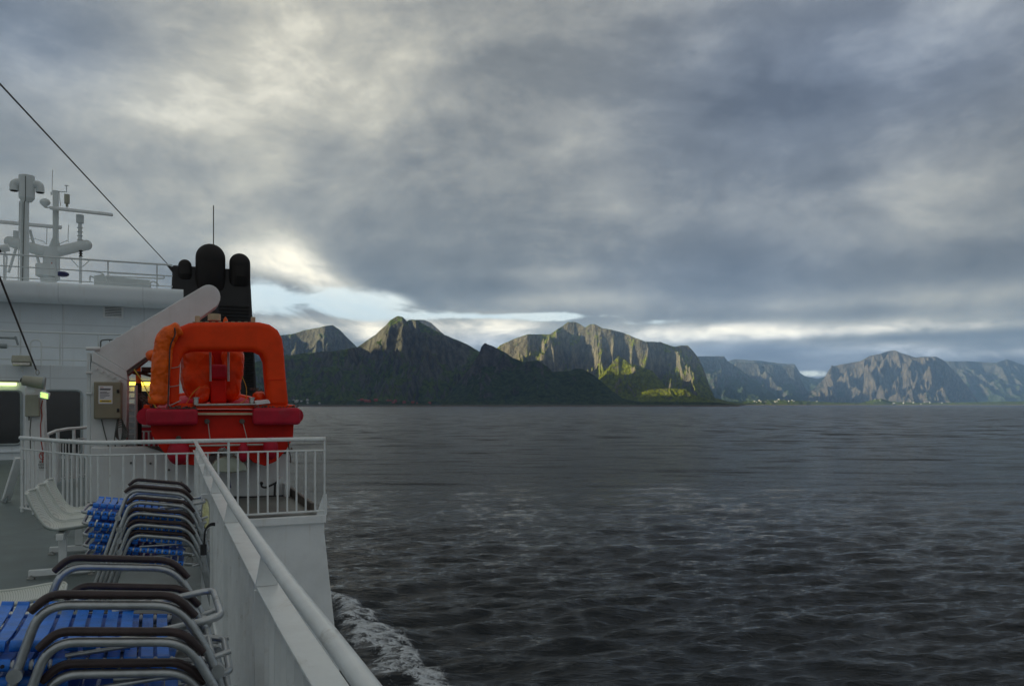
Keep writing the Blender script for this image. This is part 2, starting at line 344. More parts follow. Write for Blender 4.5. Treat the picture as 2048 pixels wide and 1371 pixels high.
def make_sea():
    az = np.concatenate([np.linspace(-180, -50, 40)[:-1], np.linspace(-50, -38, 30)[:-1], np.degrees(np.arctan((np.linspace(-170, 2220, 1150) - 1024) / F)), np.linspace(38.3, 50, 30), np.linspace(50, 180, 40)[1:-1]])
    pys = np.concatenate([np.linspace(2000, 820, 800), HY + CZ * F / np.geomspace(1700, 90000, 30)])
    D = np.concatenate([[.5, 6, 14], CZ * F / (pys - HY)])        # distance along the view axis, or radius outside the view
    AZ, DD = np.meshgrid(np.radians(az), D); rad = DD / np.maximum(np.cos(AZ), .72)
    lx = rad * np.sin(AZ); ly = rad * np.cos(AZ); rng = np.random.RandomState(3)
    cell = np.gradient(D)[:, None] * np.ones_like(AZ); z = np.zeros_like(lx); gx = np.zeros_like(lx)
    for k in range(80):
        wl = math.exp(rng.uniform(math.log(.9), math.log(15))); th = rng.normal(R(-9), R(17)); ph = rng.rand() * 6.28
        amp = .0125 * wl ** .8 * rng.uniform(.5, 1.2) / (1 + (wl / 7) ** 2); kk = 2 * np.pi / wl
        fade = np.clip(wl / (np.abs(cell) * 3.4) - .6, 0, 1) * np.clip(1.5 - DD / 110, 0, 1) ** 1.4 * np.clip(1.6 - DD / 900, 0, 1)
        q = (lx * math.sin(th) + ly * math.cos(th)) * kk + ph + 1.3 * perlin(lx / (wl * 4), ly / (wl * 4), k)
        z += amp * fade * (np.sin(q) + .35 * np.sin(2 * q + .5))
    # the ship's wash
    B = [PZ(p, q, 0) for p, q in ((560, 1140), (650, 1186), (725, 1204), (765, 1242), (790, 1270), (822, 1298), (862, 1332), (915, 1371), (1080, 1450), (1500, 1650))]
    bl = np.array([[v.dot(RT), v.dot(FW)] for v in B])
    near = ly < 110; fx, fy = lx[near], ly[near]; dist = np.full(fx.shape, 1e9); side = np.zeros(fx.shape)
    for (a, b) in zip(bl[:-1], bl[1:]):
        e = b - a; L = e @ e; tt = np.clip(((fx - a[0]) * e[0] + (fy - a[1]) * e[1]) / L, 0, 1)
        qx, qy = fx - a[0] - tt * e[0], fy - a[1] - tt * e[1]; dd = np.hypot(qx, qy); cr = e[0] * qy - e[1] * qx
        u = dd < dist; dist[u] = dd[u]; side[u] = np.sign(cr)[u]
    s = -side * dist + 1.3 * fbm(fx / 3.5, fy / 3.5, 4, 40) * 2.2 # positive inside the wash
    ss = lambda a, b, v: np.clip((v - a) / (b - a), 0, 1) ** 2 * (3 - 2 * np.clip((v - a) / (b - a), 0, 1))
    fo = ss(-.5, .7, s) * (.60 - .34 * ss(1.8, 3.0, s) + .52 * ss(3.6, 6.5, s)) * (fy > 0) * np.clip((62 - fy) / 4, 0, 1)
    hump = .75 * np.exp(-((s - 1.6) / 1.5) ** 2) * ss(30, 50, fy) + .18 * ss(2, 6, s) * fbm(fx / 1.3, fy / 1.3, 4, 60) * 2
    hump = hump * np.clip((62 - fy) / 4, 0, 1) * np.clip((fx + 45) / 8, 0, 1)
    z[near] += hump; foam = np.zeros_like(z); foam[near] = fo
    Vv = np.stack([lx * RT.x + ly * FW.x, lx * RT.y + ly * FW.y, z], -1).reshape(-1, 3)
    o = grid_mesh('sea', Vv, len(D), len(az), sea_mat(), wrap=True)
    at = o.data.attributes.new('foam', 'FLOAT', 'POINT'); at.data.foreach_set('value', foam.astype(np.float32).ravel())
    tag(o, kind='structure')
make_sea()
# ------------------------------------------------------------------ mountains
def rock_mat(name, grass, rock, gthr=.62, scale=1.0, rock2=None, gn=.35, hk=-.00035):
    m = bpy.data.materials.new(name); m.use_nodes = True; t = m.node_tree; b = t.nodes['Principled BSDF']
    g = t.nodes.new('ShaderNodeNewGeometry'); p = X(t, g.outputs['Position']); px, py, pz = sep(t, p); nz = sep(t, X(t, g.outputs['Normal']))[2]
    v = comb(t, px * .001, py * .001, pz * .001)
    n1 = noise(t, v, 6 * scale, 8, .62); n2 = noise(t, v, 30 * scale, 8, .65); n3 = noise(t, comb(t, px * .001, py * .001, pz * .0003), 26, 6, .6)
    gr = mix(t, n2.ss(.35, .65), tuple(c * .55 for c in grass), tuple(c * 1.35 for c in grass))
    rk = mix(t, n3.ss(.35, .68), tuple(c * .6 for c in rock), rock2 or tuple(c * 1.4 for c in rock))
    fac = (nz + (n1 - .5) * gn * 2 + (n2 - .5) * .5 + (pz * hk)).ss(gthr - .10, gthr + .10)
    c = mix(t, fac, rk, gr); c = mix(t, pz.ss(14, 5), c, (.20, .17, .14))
    t.links.new(c.k, b.inputs['Base Color']); b.inputs['Roughness'].default_value = .95; b.inputs['Specular IOR Level'].default_value = .1
    bp = t.nodes.new('ShaderNodeBump'); bp.inputs['Strength'].default_value = 1; bp.inputs['Distance'].default_value = 45
    t.links.new((n2 + n3 * .7).k, bp.inputs['Height']); t.links.new(bp.outputs[0], b.inputs['Normal'])
    return m
RM = {'green': rock_mat('green_slope', (.105, .145, .032), (.135, .13, .10), .42), 'dark': rock_mat('shaded_slope', (.062, .088, .034), (.11, .105, .095), .48),  # 'dark' slopes: shade put into the colour as a lower albedo
      'lit': rock_mat('sunlit_slope', (.175, .20, .012), (.20, .18, .13), .37, gn=.6, hk=-.00005), 'grey': rock_mat('grey_rock', (.05, .065, .03), (.11, .10, .09), .58, rock2=(.19, .158, .128), gn=.6)}  # 'lit' slopes: sunlight put into the colour as brighter, yellower grass
def mountain(sil, depth, front, back, m, seed, gul=.24, jag=7, nc=520, nr=150, prof=1.25, gx=420, fvar=.45, shelf=.10, name='mountain'):
    sil = sorted(sil); xs = np.array([p[0] for p in sil], float); ys = np.array([p[1] for p in sil], float)
    px = np.linspace(xs[0], xs[-1], nc); u = (px - 1024) / F
    hr = np.interp(px, xs, ys)
    k = np.ones(3) / 3; hs = np.convolve(np.pad(hr, 1, mode='edge'), k, 'valid')
    Dr = depth * (1 + .0 * u) + front * .35 * fbm(px / 110 + seed, px * 0 + seed, 3, seed)
    h0 = CZ + (HY - hs) / F * Dr
    lat = u * depth
    amp = np.clip(h0 / 250, 0, 1)
    h0 = h0 + amp * (fbm(lat / 130, lat * 0 + .5, 5, seed + 5, gain=.6) * jag * 2.4) - amp * jag * .1
    h0 = np.maximum(h0, -8)
    tf = np.concatenate([-np.linspace(1, 0, nr // 4)[:-1], np.linspace(0, 1, nr) ** 1.15]); T, U = np.meshgrid(tf, u, indexing='ij')
    fr = front * (1 + fvar * fbm(u * 9 + seed, u * 0 + seed * 1.7, 3, seed + 9) * 2)
    fr = np.clip(fr, front * .4, front * 1.7)
    D = Dr[None, :] - np.where(T > 0, T * fr[None, :], T * back)
    A = np.abs(T); LX = U * D
    wx = LX + 120 * fbm(LX / 500, D / 500, 3, seed + 20); wd = D + 160 * fbm(LX / 500 + 9, D / 500, 3, seed + 21)
    rid = fbm(wx / gx, wd / (gx * 2.6), 6, seed + 30, ridged=True, gain=.52); rid2 = fbm(wx / 900, wd / 900, 5, seed + 37, ridged=True)
    base = (1 - A) ** prof * (1 - shelf) + shelf * (1 - A ** 3)
    env = np.minimum(A * 9, 1) * (1 - A ** 4)
    Z = h0[None, :] * (base + env * (gul * (rid - .62) + gul * .9 * (rid2 - .6)))
    Z = Z + env * 32 * fbm(LX / 60, D / 60, 4, seed + 50) * np.clip(h0[None, :] / 300, 0, 1)
    lim = CZ + (h0[None, :] - CZ) * (D / Dr[None, :]) * (1 - .02 * np.minimum(A * 6, 1)) # a spur never climbs over the skyline ridge
    Z = np.where(T > 0, np.minimum(Z, lim), Z)
    Z = np.where(A > .985, -15, Z); Z[:, 0] = np.minimum(Z[:, 0], -10); Z[:, -1] = np.minimum(Z[:, -1], -10)
    Vv = np.stack([U * D * RT.x + D * FW.x, U * D * RT.y + D * FW.y, Z], -1).reshape(-1, 3)
    o = grid_mesh(name, Vv, len(tf), nc, RM[m]); tag(o, kind='structure'); return o
mountain([(330, 806), (400, 740), (480, 684), (555, 671), (580, 668), (610, 660), (650, 652), (665, 650), (680, 659), (700, 680), (712, 692), (740, 715), (800, 760), (860, 806)], 8800, 1500, 1500, 'green', 11, gul=.34, gx=300)
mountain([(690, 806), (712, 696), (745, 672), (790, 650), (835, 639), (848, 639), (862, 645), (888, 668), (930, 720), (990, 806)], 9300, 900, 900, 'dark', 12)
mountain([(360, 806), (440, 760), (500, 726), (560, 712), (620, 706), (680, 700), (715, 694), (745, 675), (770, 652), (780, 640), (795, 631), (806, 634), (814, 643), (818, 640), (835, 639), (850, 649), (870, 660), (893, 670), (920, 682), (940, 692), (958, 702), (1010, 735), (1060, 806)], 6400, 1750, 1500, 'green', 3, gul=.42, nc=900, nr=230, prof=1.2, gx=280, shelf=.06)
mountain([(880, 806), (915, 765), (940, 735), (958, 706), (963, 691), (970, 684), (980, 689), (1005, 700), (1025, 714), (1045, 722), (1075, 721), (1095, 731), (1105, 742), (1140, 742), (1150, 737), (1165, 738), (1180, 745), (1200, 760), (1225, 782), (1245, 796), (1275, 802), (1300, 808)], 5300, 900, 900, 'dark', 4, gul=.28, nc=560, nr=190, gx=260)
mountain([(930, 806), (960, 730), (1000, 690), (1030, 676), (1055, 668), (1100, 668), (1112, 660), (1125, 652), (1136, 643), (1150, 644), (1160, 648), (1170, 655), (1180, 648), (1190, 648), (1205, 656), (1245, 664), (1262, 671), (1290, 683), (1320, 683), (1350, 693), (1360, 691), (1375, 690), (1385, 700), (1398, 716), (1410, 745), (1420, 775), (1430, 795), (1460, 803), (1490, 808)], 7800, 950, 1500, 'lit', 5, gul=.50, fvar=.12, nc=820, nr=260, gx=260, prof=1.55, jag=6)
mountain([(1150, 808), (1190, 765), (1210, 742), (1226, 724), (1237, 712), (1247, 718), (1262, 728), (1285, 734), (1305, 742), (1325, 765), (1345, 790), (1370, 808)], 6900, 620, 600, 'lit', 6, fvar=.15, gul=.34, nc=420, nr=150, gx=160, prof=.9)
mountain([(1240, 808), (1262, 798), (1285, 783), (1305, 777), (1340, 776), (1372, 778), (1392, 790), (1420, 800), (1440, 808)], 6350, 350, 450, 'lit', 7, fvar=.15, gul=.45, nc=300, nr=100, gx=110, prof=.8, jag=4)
mountain([(980, 808), (1060, 720), (1120, 680), (1200, 662), (1290, 690), (1345, 706), (1375, 712), (1400, 745), (1440, 808)], 13900, 1200, 1200, 'dark', 21, gul=.2, nc=260, nr=70)  # added behind the central massif, hidden, to shade the blue ridge beside it
mountain([(1150, 808), (1200, 720), (1280, 696), (1340, 702), (1370, 706), (1390, 716), (1430, 740), (1480, 808)], 18500, 1200, 1200, 'dark', 22, gul=.2, nc=260, nr=70)  # another hidden mountain, added to shade the farthest middle ridge
mountain([(1400, 808), (1440, 760), (1472, 724), (1520, 726), (1560, 731), (1588, 734), (1600, 756), (1618, 790), (1630, 808)], 16200, 1500, 1500, 'dark', 23, gul=.3, nc=300, nr=90, jag=5)  # added along the skyline of the ridge behind, shades the rock mountain's foot
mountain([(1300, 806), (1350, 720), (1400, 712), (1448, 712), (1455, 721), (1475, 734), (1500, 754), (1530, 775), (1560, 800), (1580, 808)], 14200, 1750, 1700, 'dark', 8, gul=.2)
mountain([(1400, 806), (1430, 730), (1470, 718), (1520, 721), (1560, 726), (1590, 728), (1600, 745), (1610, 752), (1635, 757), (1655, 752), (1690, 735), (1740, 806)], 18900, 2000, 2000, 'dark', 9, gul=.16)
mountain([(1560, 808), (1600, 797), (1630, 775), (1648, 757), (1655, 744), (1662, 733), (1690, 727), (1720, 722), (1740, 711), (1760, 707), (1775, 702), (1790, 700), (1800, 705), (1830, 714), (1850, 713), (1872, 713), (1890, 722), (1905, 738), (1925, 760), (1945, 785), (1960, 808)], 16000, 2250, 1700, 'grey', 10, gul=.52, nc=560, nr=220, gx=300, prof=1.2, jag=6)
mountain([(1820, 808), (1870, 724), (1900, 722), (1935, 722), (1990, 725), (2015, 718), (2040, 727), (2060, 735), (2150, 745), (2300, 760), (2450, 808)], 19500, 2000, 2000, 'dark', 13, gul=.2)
mountain([(1380, 809), (1440, 803), (1500, 801), (1560, 799), (1640, 803), (1720, 806), (1745, 799), (1765, 797), (1785, 803), (1860, 805), (1940, 804), (2100, 801), (2200, 809)], 9800, 260, 300, 'green', 14, gul=.3, nc=420, nr=60, jag=2, gx=120)
mountain([(300, 809), (400, 803), (560, 800), (640, 801), (760, 801), (900, 803), (1050, 803), (1200, 804), (1330, 803), (1430, 804), (1480, 809)], 4550, 180, 260, 'dark', 15, gul=.5, nc=900, nr=60, jag=4, gx=70, name='shoreline')
# unseen ridges added beyond the left edge, shaped so their shade covers ship and slopes
def shade_ridge(r0, fs, hs):
    n = 260; f = np.linspace(fs[0], fs[-1], n); h = np.interp(f, fs, hs)
    h = h * (1 + .10 * fbm(f / 500, f * 0, 5, 77)); w = np.linspace(-1, 1, 90); Wg, Fg = np.meshgrid(w, f)
    rx = r0 + Wg * 1500 + 300 * fbm(Fg / 1500, Wg * 0, 3, 70); a = np.abs(Wg)
    z = h[:, None] * ((1 - a) ** 1.1 + np.minimum(a * 4, 1) * (1 - a) * .4 * (fbm(rx / 500, Fg / 400, 6, 71, True) - .6)); z = np.where(a > .98, -15, z)
    Vv = np.stack([rx * RT.x + Fg * FW.x, rx * RT.y + Fg * FW.y, z], -1).reshape(-1, 3)
    tag(grid_mesh('mountain', Vv, n, 90, RM['green']), kind='structure')  # invented terrain out of view, there only for the shadow it casts
shade_ridge(-6000, [-5200, -4200, 2600, 3800, 4900, 5350, 5800, 6200, 6600, 7000], [0, 1270, 1450, 1720, 1660, 1500, 1360, 1000, 500, -10])
shade_ridge(-7700, [7500, 7850, 8300, 9700, 10700], [-10, 1400, 1760, 1760, -10])
# houses on the far shores
def house_mesh(name, m):
    b = MB(); b.bx(-5, 5, -7, 7, -3, 5); b.prism([(-5.6, -7.4, 5), (5.6, -7.4, 5), (0, -7.4, 9)], (0, 14.8, 0)); me = b.build(name, m, smooth=False); return me
deps = bpy.context.evaluated_depsgraph_get(); deps.update()
def village(n, px0, px1, d0, d1, label, group, z0=(6, 16), m='house', sc=(.8, 1.5)):
    base = house_mesh('house', m)
    for i in range(n):
        o = base if i == 0 else base.copy()
        if i: COL.objects.link(o)
        px = random.uniform(px0, px1); dd = random.uniform(d0, d1); p = PD(px, HY, dd)
        hit, loc, *_ = S.ray_cast(deps, Vector((p.x, p.y, 300)), Vector((0, 0, -1)))
        o.location = (p.x, p.y, max(loc.z if hit else 4, 3) + 1); o.rotation_euler = (0, 0, random.uniform(0, 3)); s = random.uniform(*sc); o.scale = (s, s, s)
        tag(o, label, 'house', group)
village(9, 585, 640, 4520, 4600, 'pale house on the shore just right of the orange boat, below the green mountain', 'houses by the shore right of the boat')
village(16, 710, 880, 4500, 4580, 'small red house on the rocky shore under the twin peaks', 'red houses under the twin peaks', m='house_red')
village(34, 1505, 1640, 9730, 9900, 'tiny white house of the far village on the low green spit before the blue mountains', 'village houses on the far spit', sc=(.9, 1.6))
village(16, 1735, 1940, 9700, 9850, 'tiny white house at the foot of the cloud-capped rock mountain', 'houses under the cloud-capped mountain', sc=(.9, 1.6))
# ------------------------------------------------------------------ the ship: decks and hull
b = MB(); b.bx(-9, .34, -6, 11.35, DK - .25, DK); b.bx(-9, 1.93, 11.35, 60, DK - .25, DK); o = b.build('deck', 'deck', smooth=False); tag(o, kind='structure')
b = MB(); b.bx(.9, 1.90, 11.42, 34, DK + .002, DK + .006); tag(b.build('deck_strip', 'deck_brown', smooth=False), kind='structure')
hull = thing('ship_hull', 'white ship side that steps out beyond the cross railing', 'ship hull', (0, 20, 0))
tr = [PY(650, 1034, 11.3), PY(683, 1290, 11.3)]; k_ = (tr[1].x - tr[0].x) / (tr[1].z - tr[0].z)
zt = DK - .012
def hx(z): return tr[0].x + (z - tr[0].z) * k_ * .8
b = MB(); b.prism([(hx(zt), 11.34, zt - .25), (hx(zt - 4), 11.34, zt - 4), (hx(zt - 4) - .2, 11.34, -1.5), (-9, 11.34, -1.5), (-9, 11.34, zt - .25)], (0, 70, 0)); b.build('side_plating', 'white', hull, bevel=.01); MB().bx(.3, hx(zt) - .002, 11.337, 11.3395, zt - .27, zt).build('top_strake', 'white', hull)
b = MB(); b.bx(-9, .30, -8, 11.33, -1.5, DK - .26); b.build('aft_plating', 'white', hull)
b = MB(); b.bx(.3, hx(zt) + .015, 11.27, 11.36, DK - .11, DK - .003); b.build('edge_flange', 'white', hull, bevel=.006)
# coaming on the starboard deck edge, gusset at the rail corner
o = MB().bx(1.80, 1.86, 11.6, 34, DK, DK + .14).build('deck_coaming', 'brown', bevel=.008); tag(o, 'low brown coaming along the deck edge outside the lifeboat', 'coaming')
# ------------------------------------------------------------------ side railing beside the camera
RP = [(.36, -1.5), (.325, .4), (.307, 1.354), (.2995, 1.68), (.284, 2.148), (.271, 2.765), (.254, 3.905), (.230, 6.52), (.2115, 11.3)]
def rx(y): return float(np.interp(y, [p[1] for p in RP], [p[0] for p in RP]))
ys = np.linspace(-1.5, 11.3, 60)
rail = thing('side_railing', 'white railing with a thick handrail running forward beside the stacked chairs', 'railing', (.3, 5, DK))
MB().tube([(rx(y), y, CZ - .5) for y in ys], .0215, 18).build('handrail', 'white_rail', rail)
b = MB(); b.rings([[(rx(y) - .026, y, CZ - .622), (rx(y) + .05, y, CZ - .622), (rx(y) + .05, y, CZ - .63), (rx(y) - .026, y, CZ - .63)] for y in ys]); b.build('mid_flange', 'white_rail', rail, bevel=.0015)
b = MB(); b.rings([[(rx(y) - .02, y, DK + .09), (rx(y) + .03, y, DK + .09), (rx(y) + .03, y, DK + .10), (rx(y) - .02, y, DK + .10)] for y in ys]); b.build('bottom_flange', 'white_rail', rail)
for y in [-.2, 1.25, 2.75, 4.3, 5.75, 7.2, 8.7, 10.2]:
    b = MB(); b.bx(rx(y) - .034, rx(y) + .012, y - .006, y + .006, DK, CZ - .632)
    b.prism([(rx(y) - .030, y - .006, CZ - .62), (rx(y) + .045, y - .006, CZ - .62), (rx(y) + .012, y - .006, CZ - .515), (rx(y) - .012, y - .006, CZ - .515)], (0, .012, 0)); b.build('post', 'white_rail', rail, bevel=.0015)
y = .2
while y < 11.2:
    MB().bx(rx(y) - .012, rx(y) + .012, y - .0045, y + .0045, DK + .1, CZ - .632).build('picket', 'white_rail', rail); y += .123
# plate with deck lamp and cable on the railing
pl = thing('deck_lamp', 'small oval lamp with greenish yellow lens on a flat plate of the side railing', 'lamp', (.2, 6.1, DK))
MB().bx(.155, .232, 6.08, 6.10, DK, CZ - .66).build('back_plate', 'white_rail', pl, bevel=.003)
MB().ball((.185, 6.02, CZ - .80), .1, (.24, .25, 1.0), 20).build('lens', 'lamp_dim', pl)
MB().ball((.185, 6.05, CZ - .80), .11, (.28, .22, 1.02), 20).build('lamp_body', 'beige_light', pl)
b = MB()
for k in range(2): b.tube(fillet([(.25, 5.5, CZ - .80 - .012 * k), (.20, 5.5, CZ - .79 - .012 * k), (.165, 5.5, CZ - .83), (.155, 5.5, CZ - .98)], .05), .006, 8)
b.cyl((.155, 5.5, CZ - .93), (.155, 5.5, CZ - 1.0), .02); tag(b.build('power_cable', 'rubber'), 'short black cable bent over the side railing with a thick plug', 'cable')
# ------------------------------------------------------------------ cross railing
cr = thing('cross_railing', 'white barred railing across the deck in front of the orange lifeboat', 'railing', (0, 11.3, DK))
zr = CZ - .5; yc = 11.3
left = [PZ(41, 875, zr), PZ(60, 876, zr), PZ(82, 878, zr), PZ(108, 880.5, zr), PZ(140, 882.5, zr)]
xr = PY(651, 879, yc).x
path = [Vector((p.x, p.y, zr)) for p in left] + [Vector((PY(px, 880, yc).x, yc, zr)) for px in (185, 300, 450, 600)] + [Vector((xr, yc, zr))]
path_s = fillet(path, .25, 4)
MB().tube(path_s, .029, 14).build('handrail', 'white_rail', cr)
MB().tube([p + V(0, 0, -.165) for p in path_s], .012, 8).build('mid_rail', 'white_rail', cr)
MB().tube([p + V(0, 0, -1.04) for p in path_s], .014, 8).build('bottom_rail', 'white_rail', cr)
def on_path(px):                                                  # the point of the rail line in this compass direction
    u = (px - 1024) / F; best = None
    for a, c in zip(path_s[:-1], path_s[1:]):
        ua = a.dot(RT) / a.dot(FW); uc = c.dot(RT) / c.dot(FW)
        if (ua - u) * (uc - u) <= 0 and abs(uc - ua) > 1e-9:
            t_ = (u - ua) / (uc - ua)
            a2, c2 = a.xy, c.xy; lo, hi = 0, 1
            best = a.lerp(c, t_)
    return best if best else (path_s[0] if u < -.6 else path_s[-1])
for px in [45, 52, 60, 75, 90, 126, 135, 143.5, 154, 162.5, 173, 182, 196, 246.5, 268, 289.5, 311, 332, 353, 374, 395, 415.5, 436.5, 475.7, 496, 516, 535, 555, 574.5, 593, 611.5, 630]:
    p = on_path(px); MB().cyl((p.x, p.y, zr - 1.04), (p.x, p.y, zr - .165), .0135 if px > 120 else .010, n=8).build('picket', 'white_rail', cr)
for px, w in ((44, .02), (109, .03), (100.5, .012), (67, .02), (220, .009), (457, .018), (649, .014)):
    p = on_path(px); MB().cyl((p.x, p.y, DK), (p.x, p.y, zr), w, n=10).build('post', 'white_rail', cr)
b = MB(); b.prism([(xr - .13, yc - .004, DK - .003), (xr + .02, yc - .004, DK - .003), (xr + .02, yc - .004, DK + .30), (xr - .03, yc - .004, DK + .30)], (0, .01, 0)); b.build('gusset', 'white_rail', cr)
# small curved railing round the stairs, further forward
sr = thing('stair_railing', 'small curved white railing in front of the dark window', 'railing', PY(130, 900, 17.5))
rt = [PY(95, 868, 17.0), PY(112, 861, 17.2), PY(135, 857, 17.5), PY(176, 854, 17.8)]
for dz, r_ in ((0, .03), (-.22, .012), (-.95, .012)): MB().tube([p + V(0, 0, dz) for p in rt], r_, 10).build('rail', 'white_rail', sr)
for i in range(14):
    t_ = i / 13 * 3; k = min(int(t_), 2); p = rt[k].lerp(rt[k + 1], t_ - k); MB().cyl(p + V(0, 0, -1.0), p + V(0, 0, -.2 if i % 5 else 0), .012 if i % 5 else .03, n=8).build('picket' if i % 5 else 'post', 'white_rail', sr)
# ------------------------------------------------------------------ folding recliners in two stacks
def P2(a, z, y): return V(a, y, z)
def recliner(raised, label, group):
    root = thing('folding_recliner', label, 'chair', (0, 0, 0), group); Wd = .56
    side = [(-.045, -.155), (.048, .38), (.082, .545), (.125, .567), (.405, .567), (.47, .535), (.56, .40), (.70, .02)]
    for y in (0, Wd):
        sp = fillet([P2(a, z, y) for a, z in side[:2]] + [P2(.088, .567, y), P2(.445, .567, y)] + [P2(a, z, y) for a, z in side[6:]], .07, 7)
        fr = MB().tube(sp, .0135, 12).build('side_frame', 'alu', root)
        MB().cyl(P2(-.047, -.165, y), P2(-.039, -.12, y), .018).build('foot_cap', 'rubber', fr)
        MB().cyl(P2(.703, .012, y), P2(.688, .055, y), .018).build('foot_cap', 'rubber', fr)
        for a, z in ((.046, .375), (.575, .37)): MB().cyl(P2(a, z, y - .019), P2(a, z, y + .019), .020, n=16).build('hinge_disc', 'alu', fr)
        ap = fillet([P2(.063, .548, y), P2(.105, .597, y), P2(.43, .597, y), P2(.495, .535, y)], .06, 7)
        n = len(ap); rr = [.013] + [.0155] * (n - 2) + [.013]
        MB().tube(ap, rr, 12, flat=.82).build('armrest', 'pad', root, smooth=True)
    z0 = .392
    sf = [V(.57, .03, z0), V(-.175, .03, z0), V(-.175, Wd - .03, z0), V(.57, Wd - .03, z0)]
    MB().tube(fillet(sf, .055, 6), .0115, 10).build('seat_frame', 'alu', root)
    b = MB(); rv = MB(); sp_ = MB(); na = 13
    for i in range(na):
        a = -.125 + i * .0455
        rs = []
        for j in range(9):
            y = .03 + (Wd - .06) * j / 8; zz = z0 + .010 - .012 * math.sin(math.pi * j / 8)
            rs.append([V(a - .0170, y, zz), V(a + .0170, y, zz), V(a + .0170, y, zz - .004), V(a - .0170, y, zz - .004)])
        b.rings(rs)
        for y in (.03, Wd - .03):
            b.cyl((a - .0170, y, z0), (a + .0170, y, z0), .0175, n=12)
            rv.cyl((a, y - .019 if y < .1 else y - .019, z0 + .002), (a, y - .016, z0 + .002), .0055, n=8)
            sp_.cyl((a + .0200, y, z0), (a + .0255, y, z0), .0145, n=10)
    nb, nr_ = len(b.f), len(rv.f); b.add(rv.v, rv.f); b.add(sp_.v, sp_.f); so_ = b.build('slatted_seat', 'blue', root)
    so_.data.materials.append(M['rivet']); so_.data.materials.append(M['spacer'])
    for i, pl_ in enumerate(so_.data.polygons): pl_.material_index = 0 if i < nb else (1 if i < nb + nr_ else 2)
    # the folded back lies on the seat; on the topmost chair its end is lifted
    z1 = z0 + .052; piv = V(.28, 0, z1); ang = R(14) if raised else R(1.5); m3 = Matrix.Rotation(-ang, 3, 'Y')
    def bk(v): return piv + m3 @ (Vector(v) - piv)
    MB().tube([bk(v) for v in fillet([V(.26, .055, z1), V(.585, .055, z1), V(.585, Wd - .12, z1), V(.26, Wd - .12, z1)], .05, 6)], .0115, 10).build('back_frame', 'alu', root)
    b = MB()
    for i in range(6 if not raised else 10):
        a = -.10 + i * .0455
        b.rings([[V(a - .0170, y, z1 + dz), V(a + .0170, y, z1 + dz), V(a + .0170, y, z1 + dz - .004), V(a - .0170, y, z1 + dz - .004)] for y, dz in ((.05, .006), (.16, -.004), (.28, -.008), (.40, -.004), (Wd - .05, .006))])
        for y in (.05, Wd - .05): b.cyl((a - .0170, y, z1 - .004), (a + .0170, y, z1 - .004), .017, n=12)
    b.build('back_slats', 'blue', root)
    for y in (.045, Wd - .045): MB().prism([(.45, y - .008, z0 - .02), (.495, y - .008, z0 - .02), (.50, y - .008, z0 + .03), (.475, y - .008, z0 + .05), (.455, y - .008, z0 + .035)], (0, .016, 0)).build('hinge_bracket', 'steel', root, bevel=.003)
    b = MB()
    for y in (.018, Wd - .018): b.cyl((.50, y, z0 - .012), (.61, y, z0 + .03), .009); b.cyl((.16, y + .02, z0 + .02), (.50, y + .02, z0 + .075), .008)
    b.cyl((.575, -.015, .355), (.575, Wd + .015, .355), .010); b.cyl((.046, 0, .375), (.046, Wd, .375), .009); b.cyl((.62, .0, .24), (.62, Wd, .24), .010)
    b.build('brace', 'alu', root)
    return root
stack = [('near', -.497, 2.50, .10, 4), ('far', -.468, 5.81, .076, 5)]
ORD = ['topmost', 'second from the top', 'third from the top', 'fourth from the top', 'bottom']
protos = [recliner(True, 'x', 'folding recliners stacked beside the side railing'), recliner(False, 'x', 'folding recliners stacked beside the side railing')]
used = [False, False]
for nm, x0, y0, pit, num in stack:
    for i in range(num):
        k = 0 if i == 0 else 1
        c = protos[k] if not used[k] else copy_tree(protos[k]); used[k] = True
        c.location = (x0 + random.uniform(-.008, .008) + .004 * i, y0 + random.uniform(-.012, .012), DK + (.166 if num == 5 else .183) + (num - 1 - i) * pit)
        c.rotation_euler = (R(random.uniform(-.8, .8)), R((8 if nm == 'far' else 7) + random.uniform(-.8, .8)), R(random.uniform(-2, 2)))
        c['label'] = ('%s blue slatted folding recliner of the %s stack by the railing' % (ORD[i] if i < num - 1 else 'bottom', 'near' if nm == 'near' else 'farther'))[:120]
# ------------------------------------------------------------------ white bucket seats on benches
def seat_shell():
    prof = [(-.02, .80), (-.03, .79), (.00, .70), (.05, .60), (.09, .52), (.135, .462), (.20, .435), (.30, .435), (.42, .445), (.53, .462), (.60, .462), (.615, .45)]
    pv = fillet([V(a, 0, z) for a, z in prof], .05, 3); rs = []; nW = 13
    b = MB(); w = .46; n = len(pv)
    for s_, off in ((0, 0), (1, .012)):
        o = len(b.v)
        for i, p in enumerate(pv):
            t_ = i / (n - 1); ww = w * (.86 + .14 * math.sin(math.pi * min(1, t_ * 1.2))) * (1 if 0 < i < n - 1 else .93)
            for j in range(nW):
                q = j / (nW - 1) * 2 - 1; lift = .035 * abs(q) ** 3
                nrm = V(.6, 0, .8) if .3 < t_ < .6 else (V(1, 0, 0) if t_ <= .3 else V(0, 0, 1))
                b.v.append(p + V(0, q * ww / 2, 0) + nrm * (lift - off))
        for i in range(n - 1):
            for j in range(nW - 1):
                a = o + i * nW + j; b.f.append((a, a + 1, a + nW + 1, a + nW))
    h = n * nW
    for i in range(n - 1):
        for j in (0, nW - 1): a = i * nW + j; b.f.append((a, a + nW, a + nW + h, a + h))
    for j in range(nW - 1):
        for i in (0, n - 1): a = i * nW + j; b.f.append((a, a + 1, a + 1 + h, a + h))
    return b
pm = bpy.data.materials.new('perforated_plastic'); pm.use_nodes = True; t = pm.node_tree; bs = t.nodes['Principled BSDF']
tc = t.nodes.new('ShaderNodeTexCoord'); xx, yy, zz = sep(t, X(t, tc.outputs['Object']))
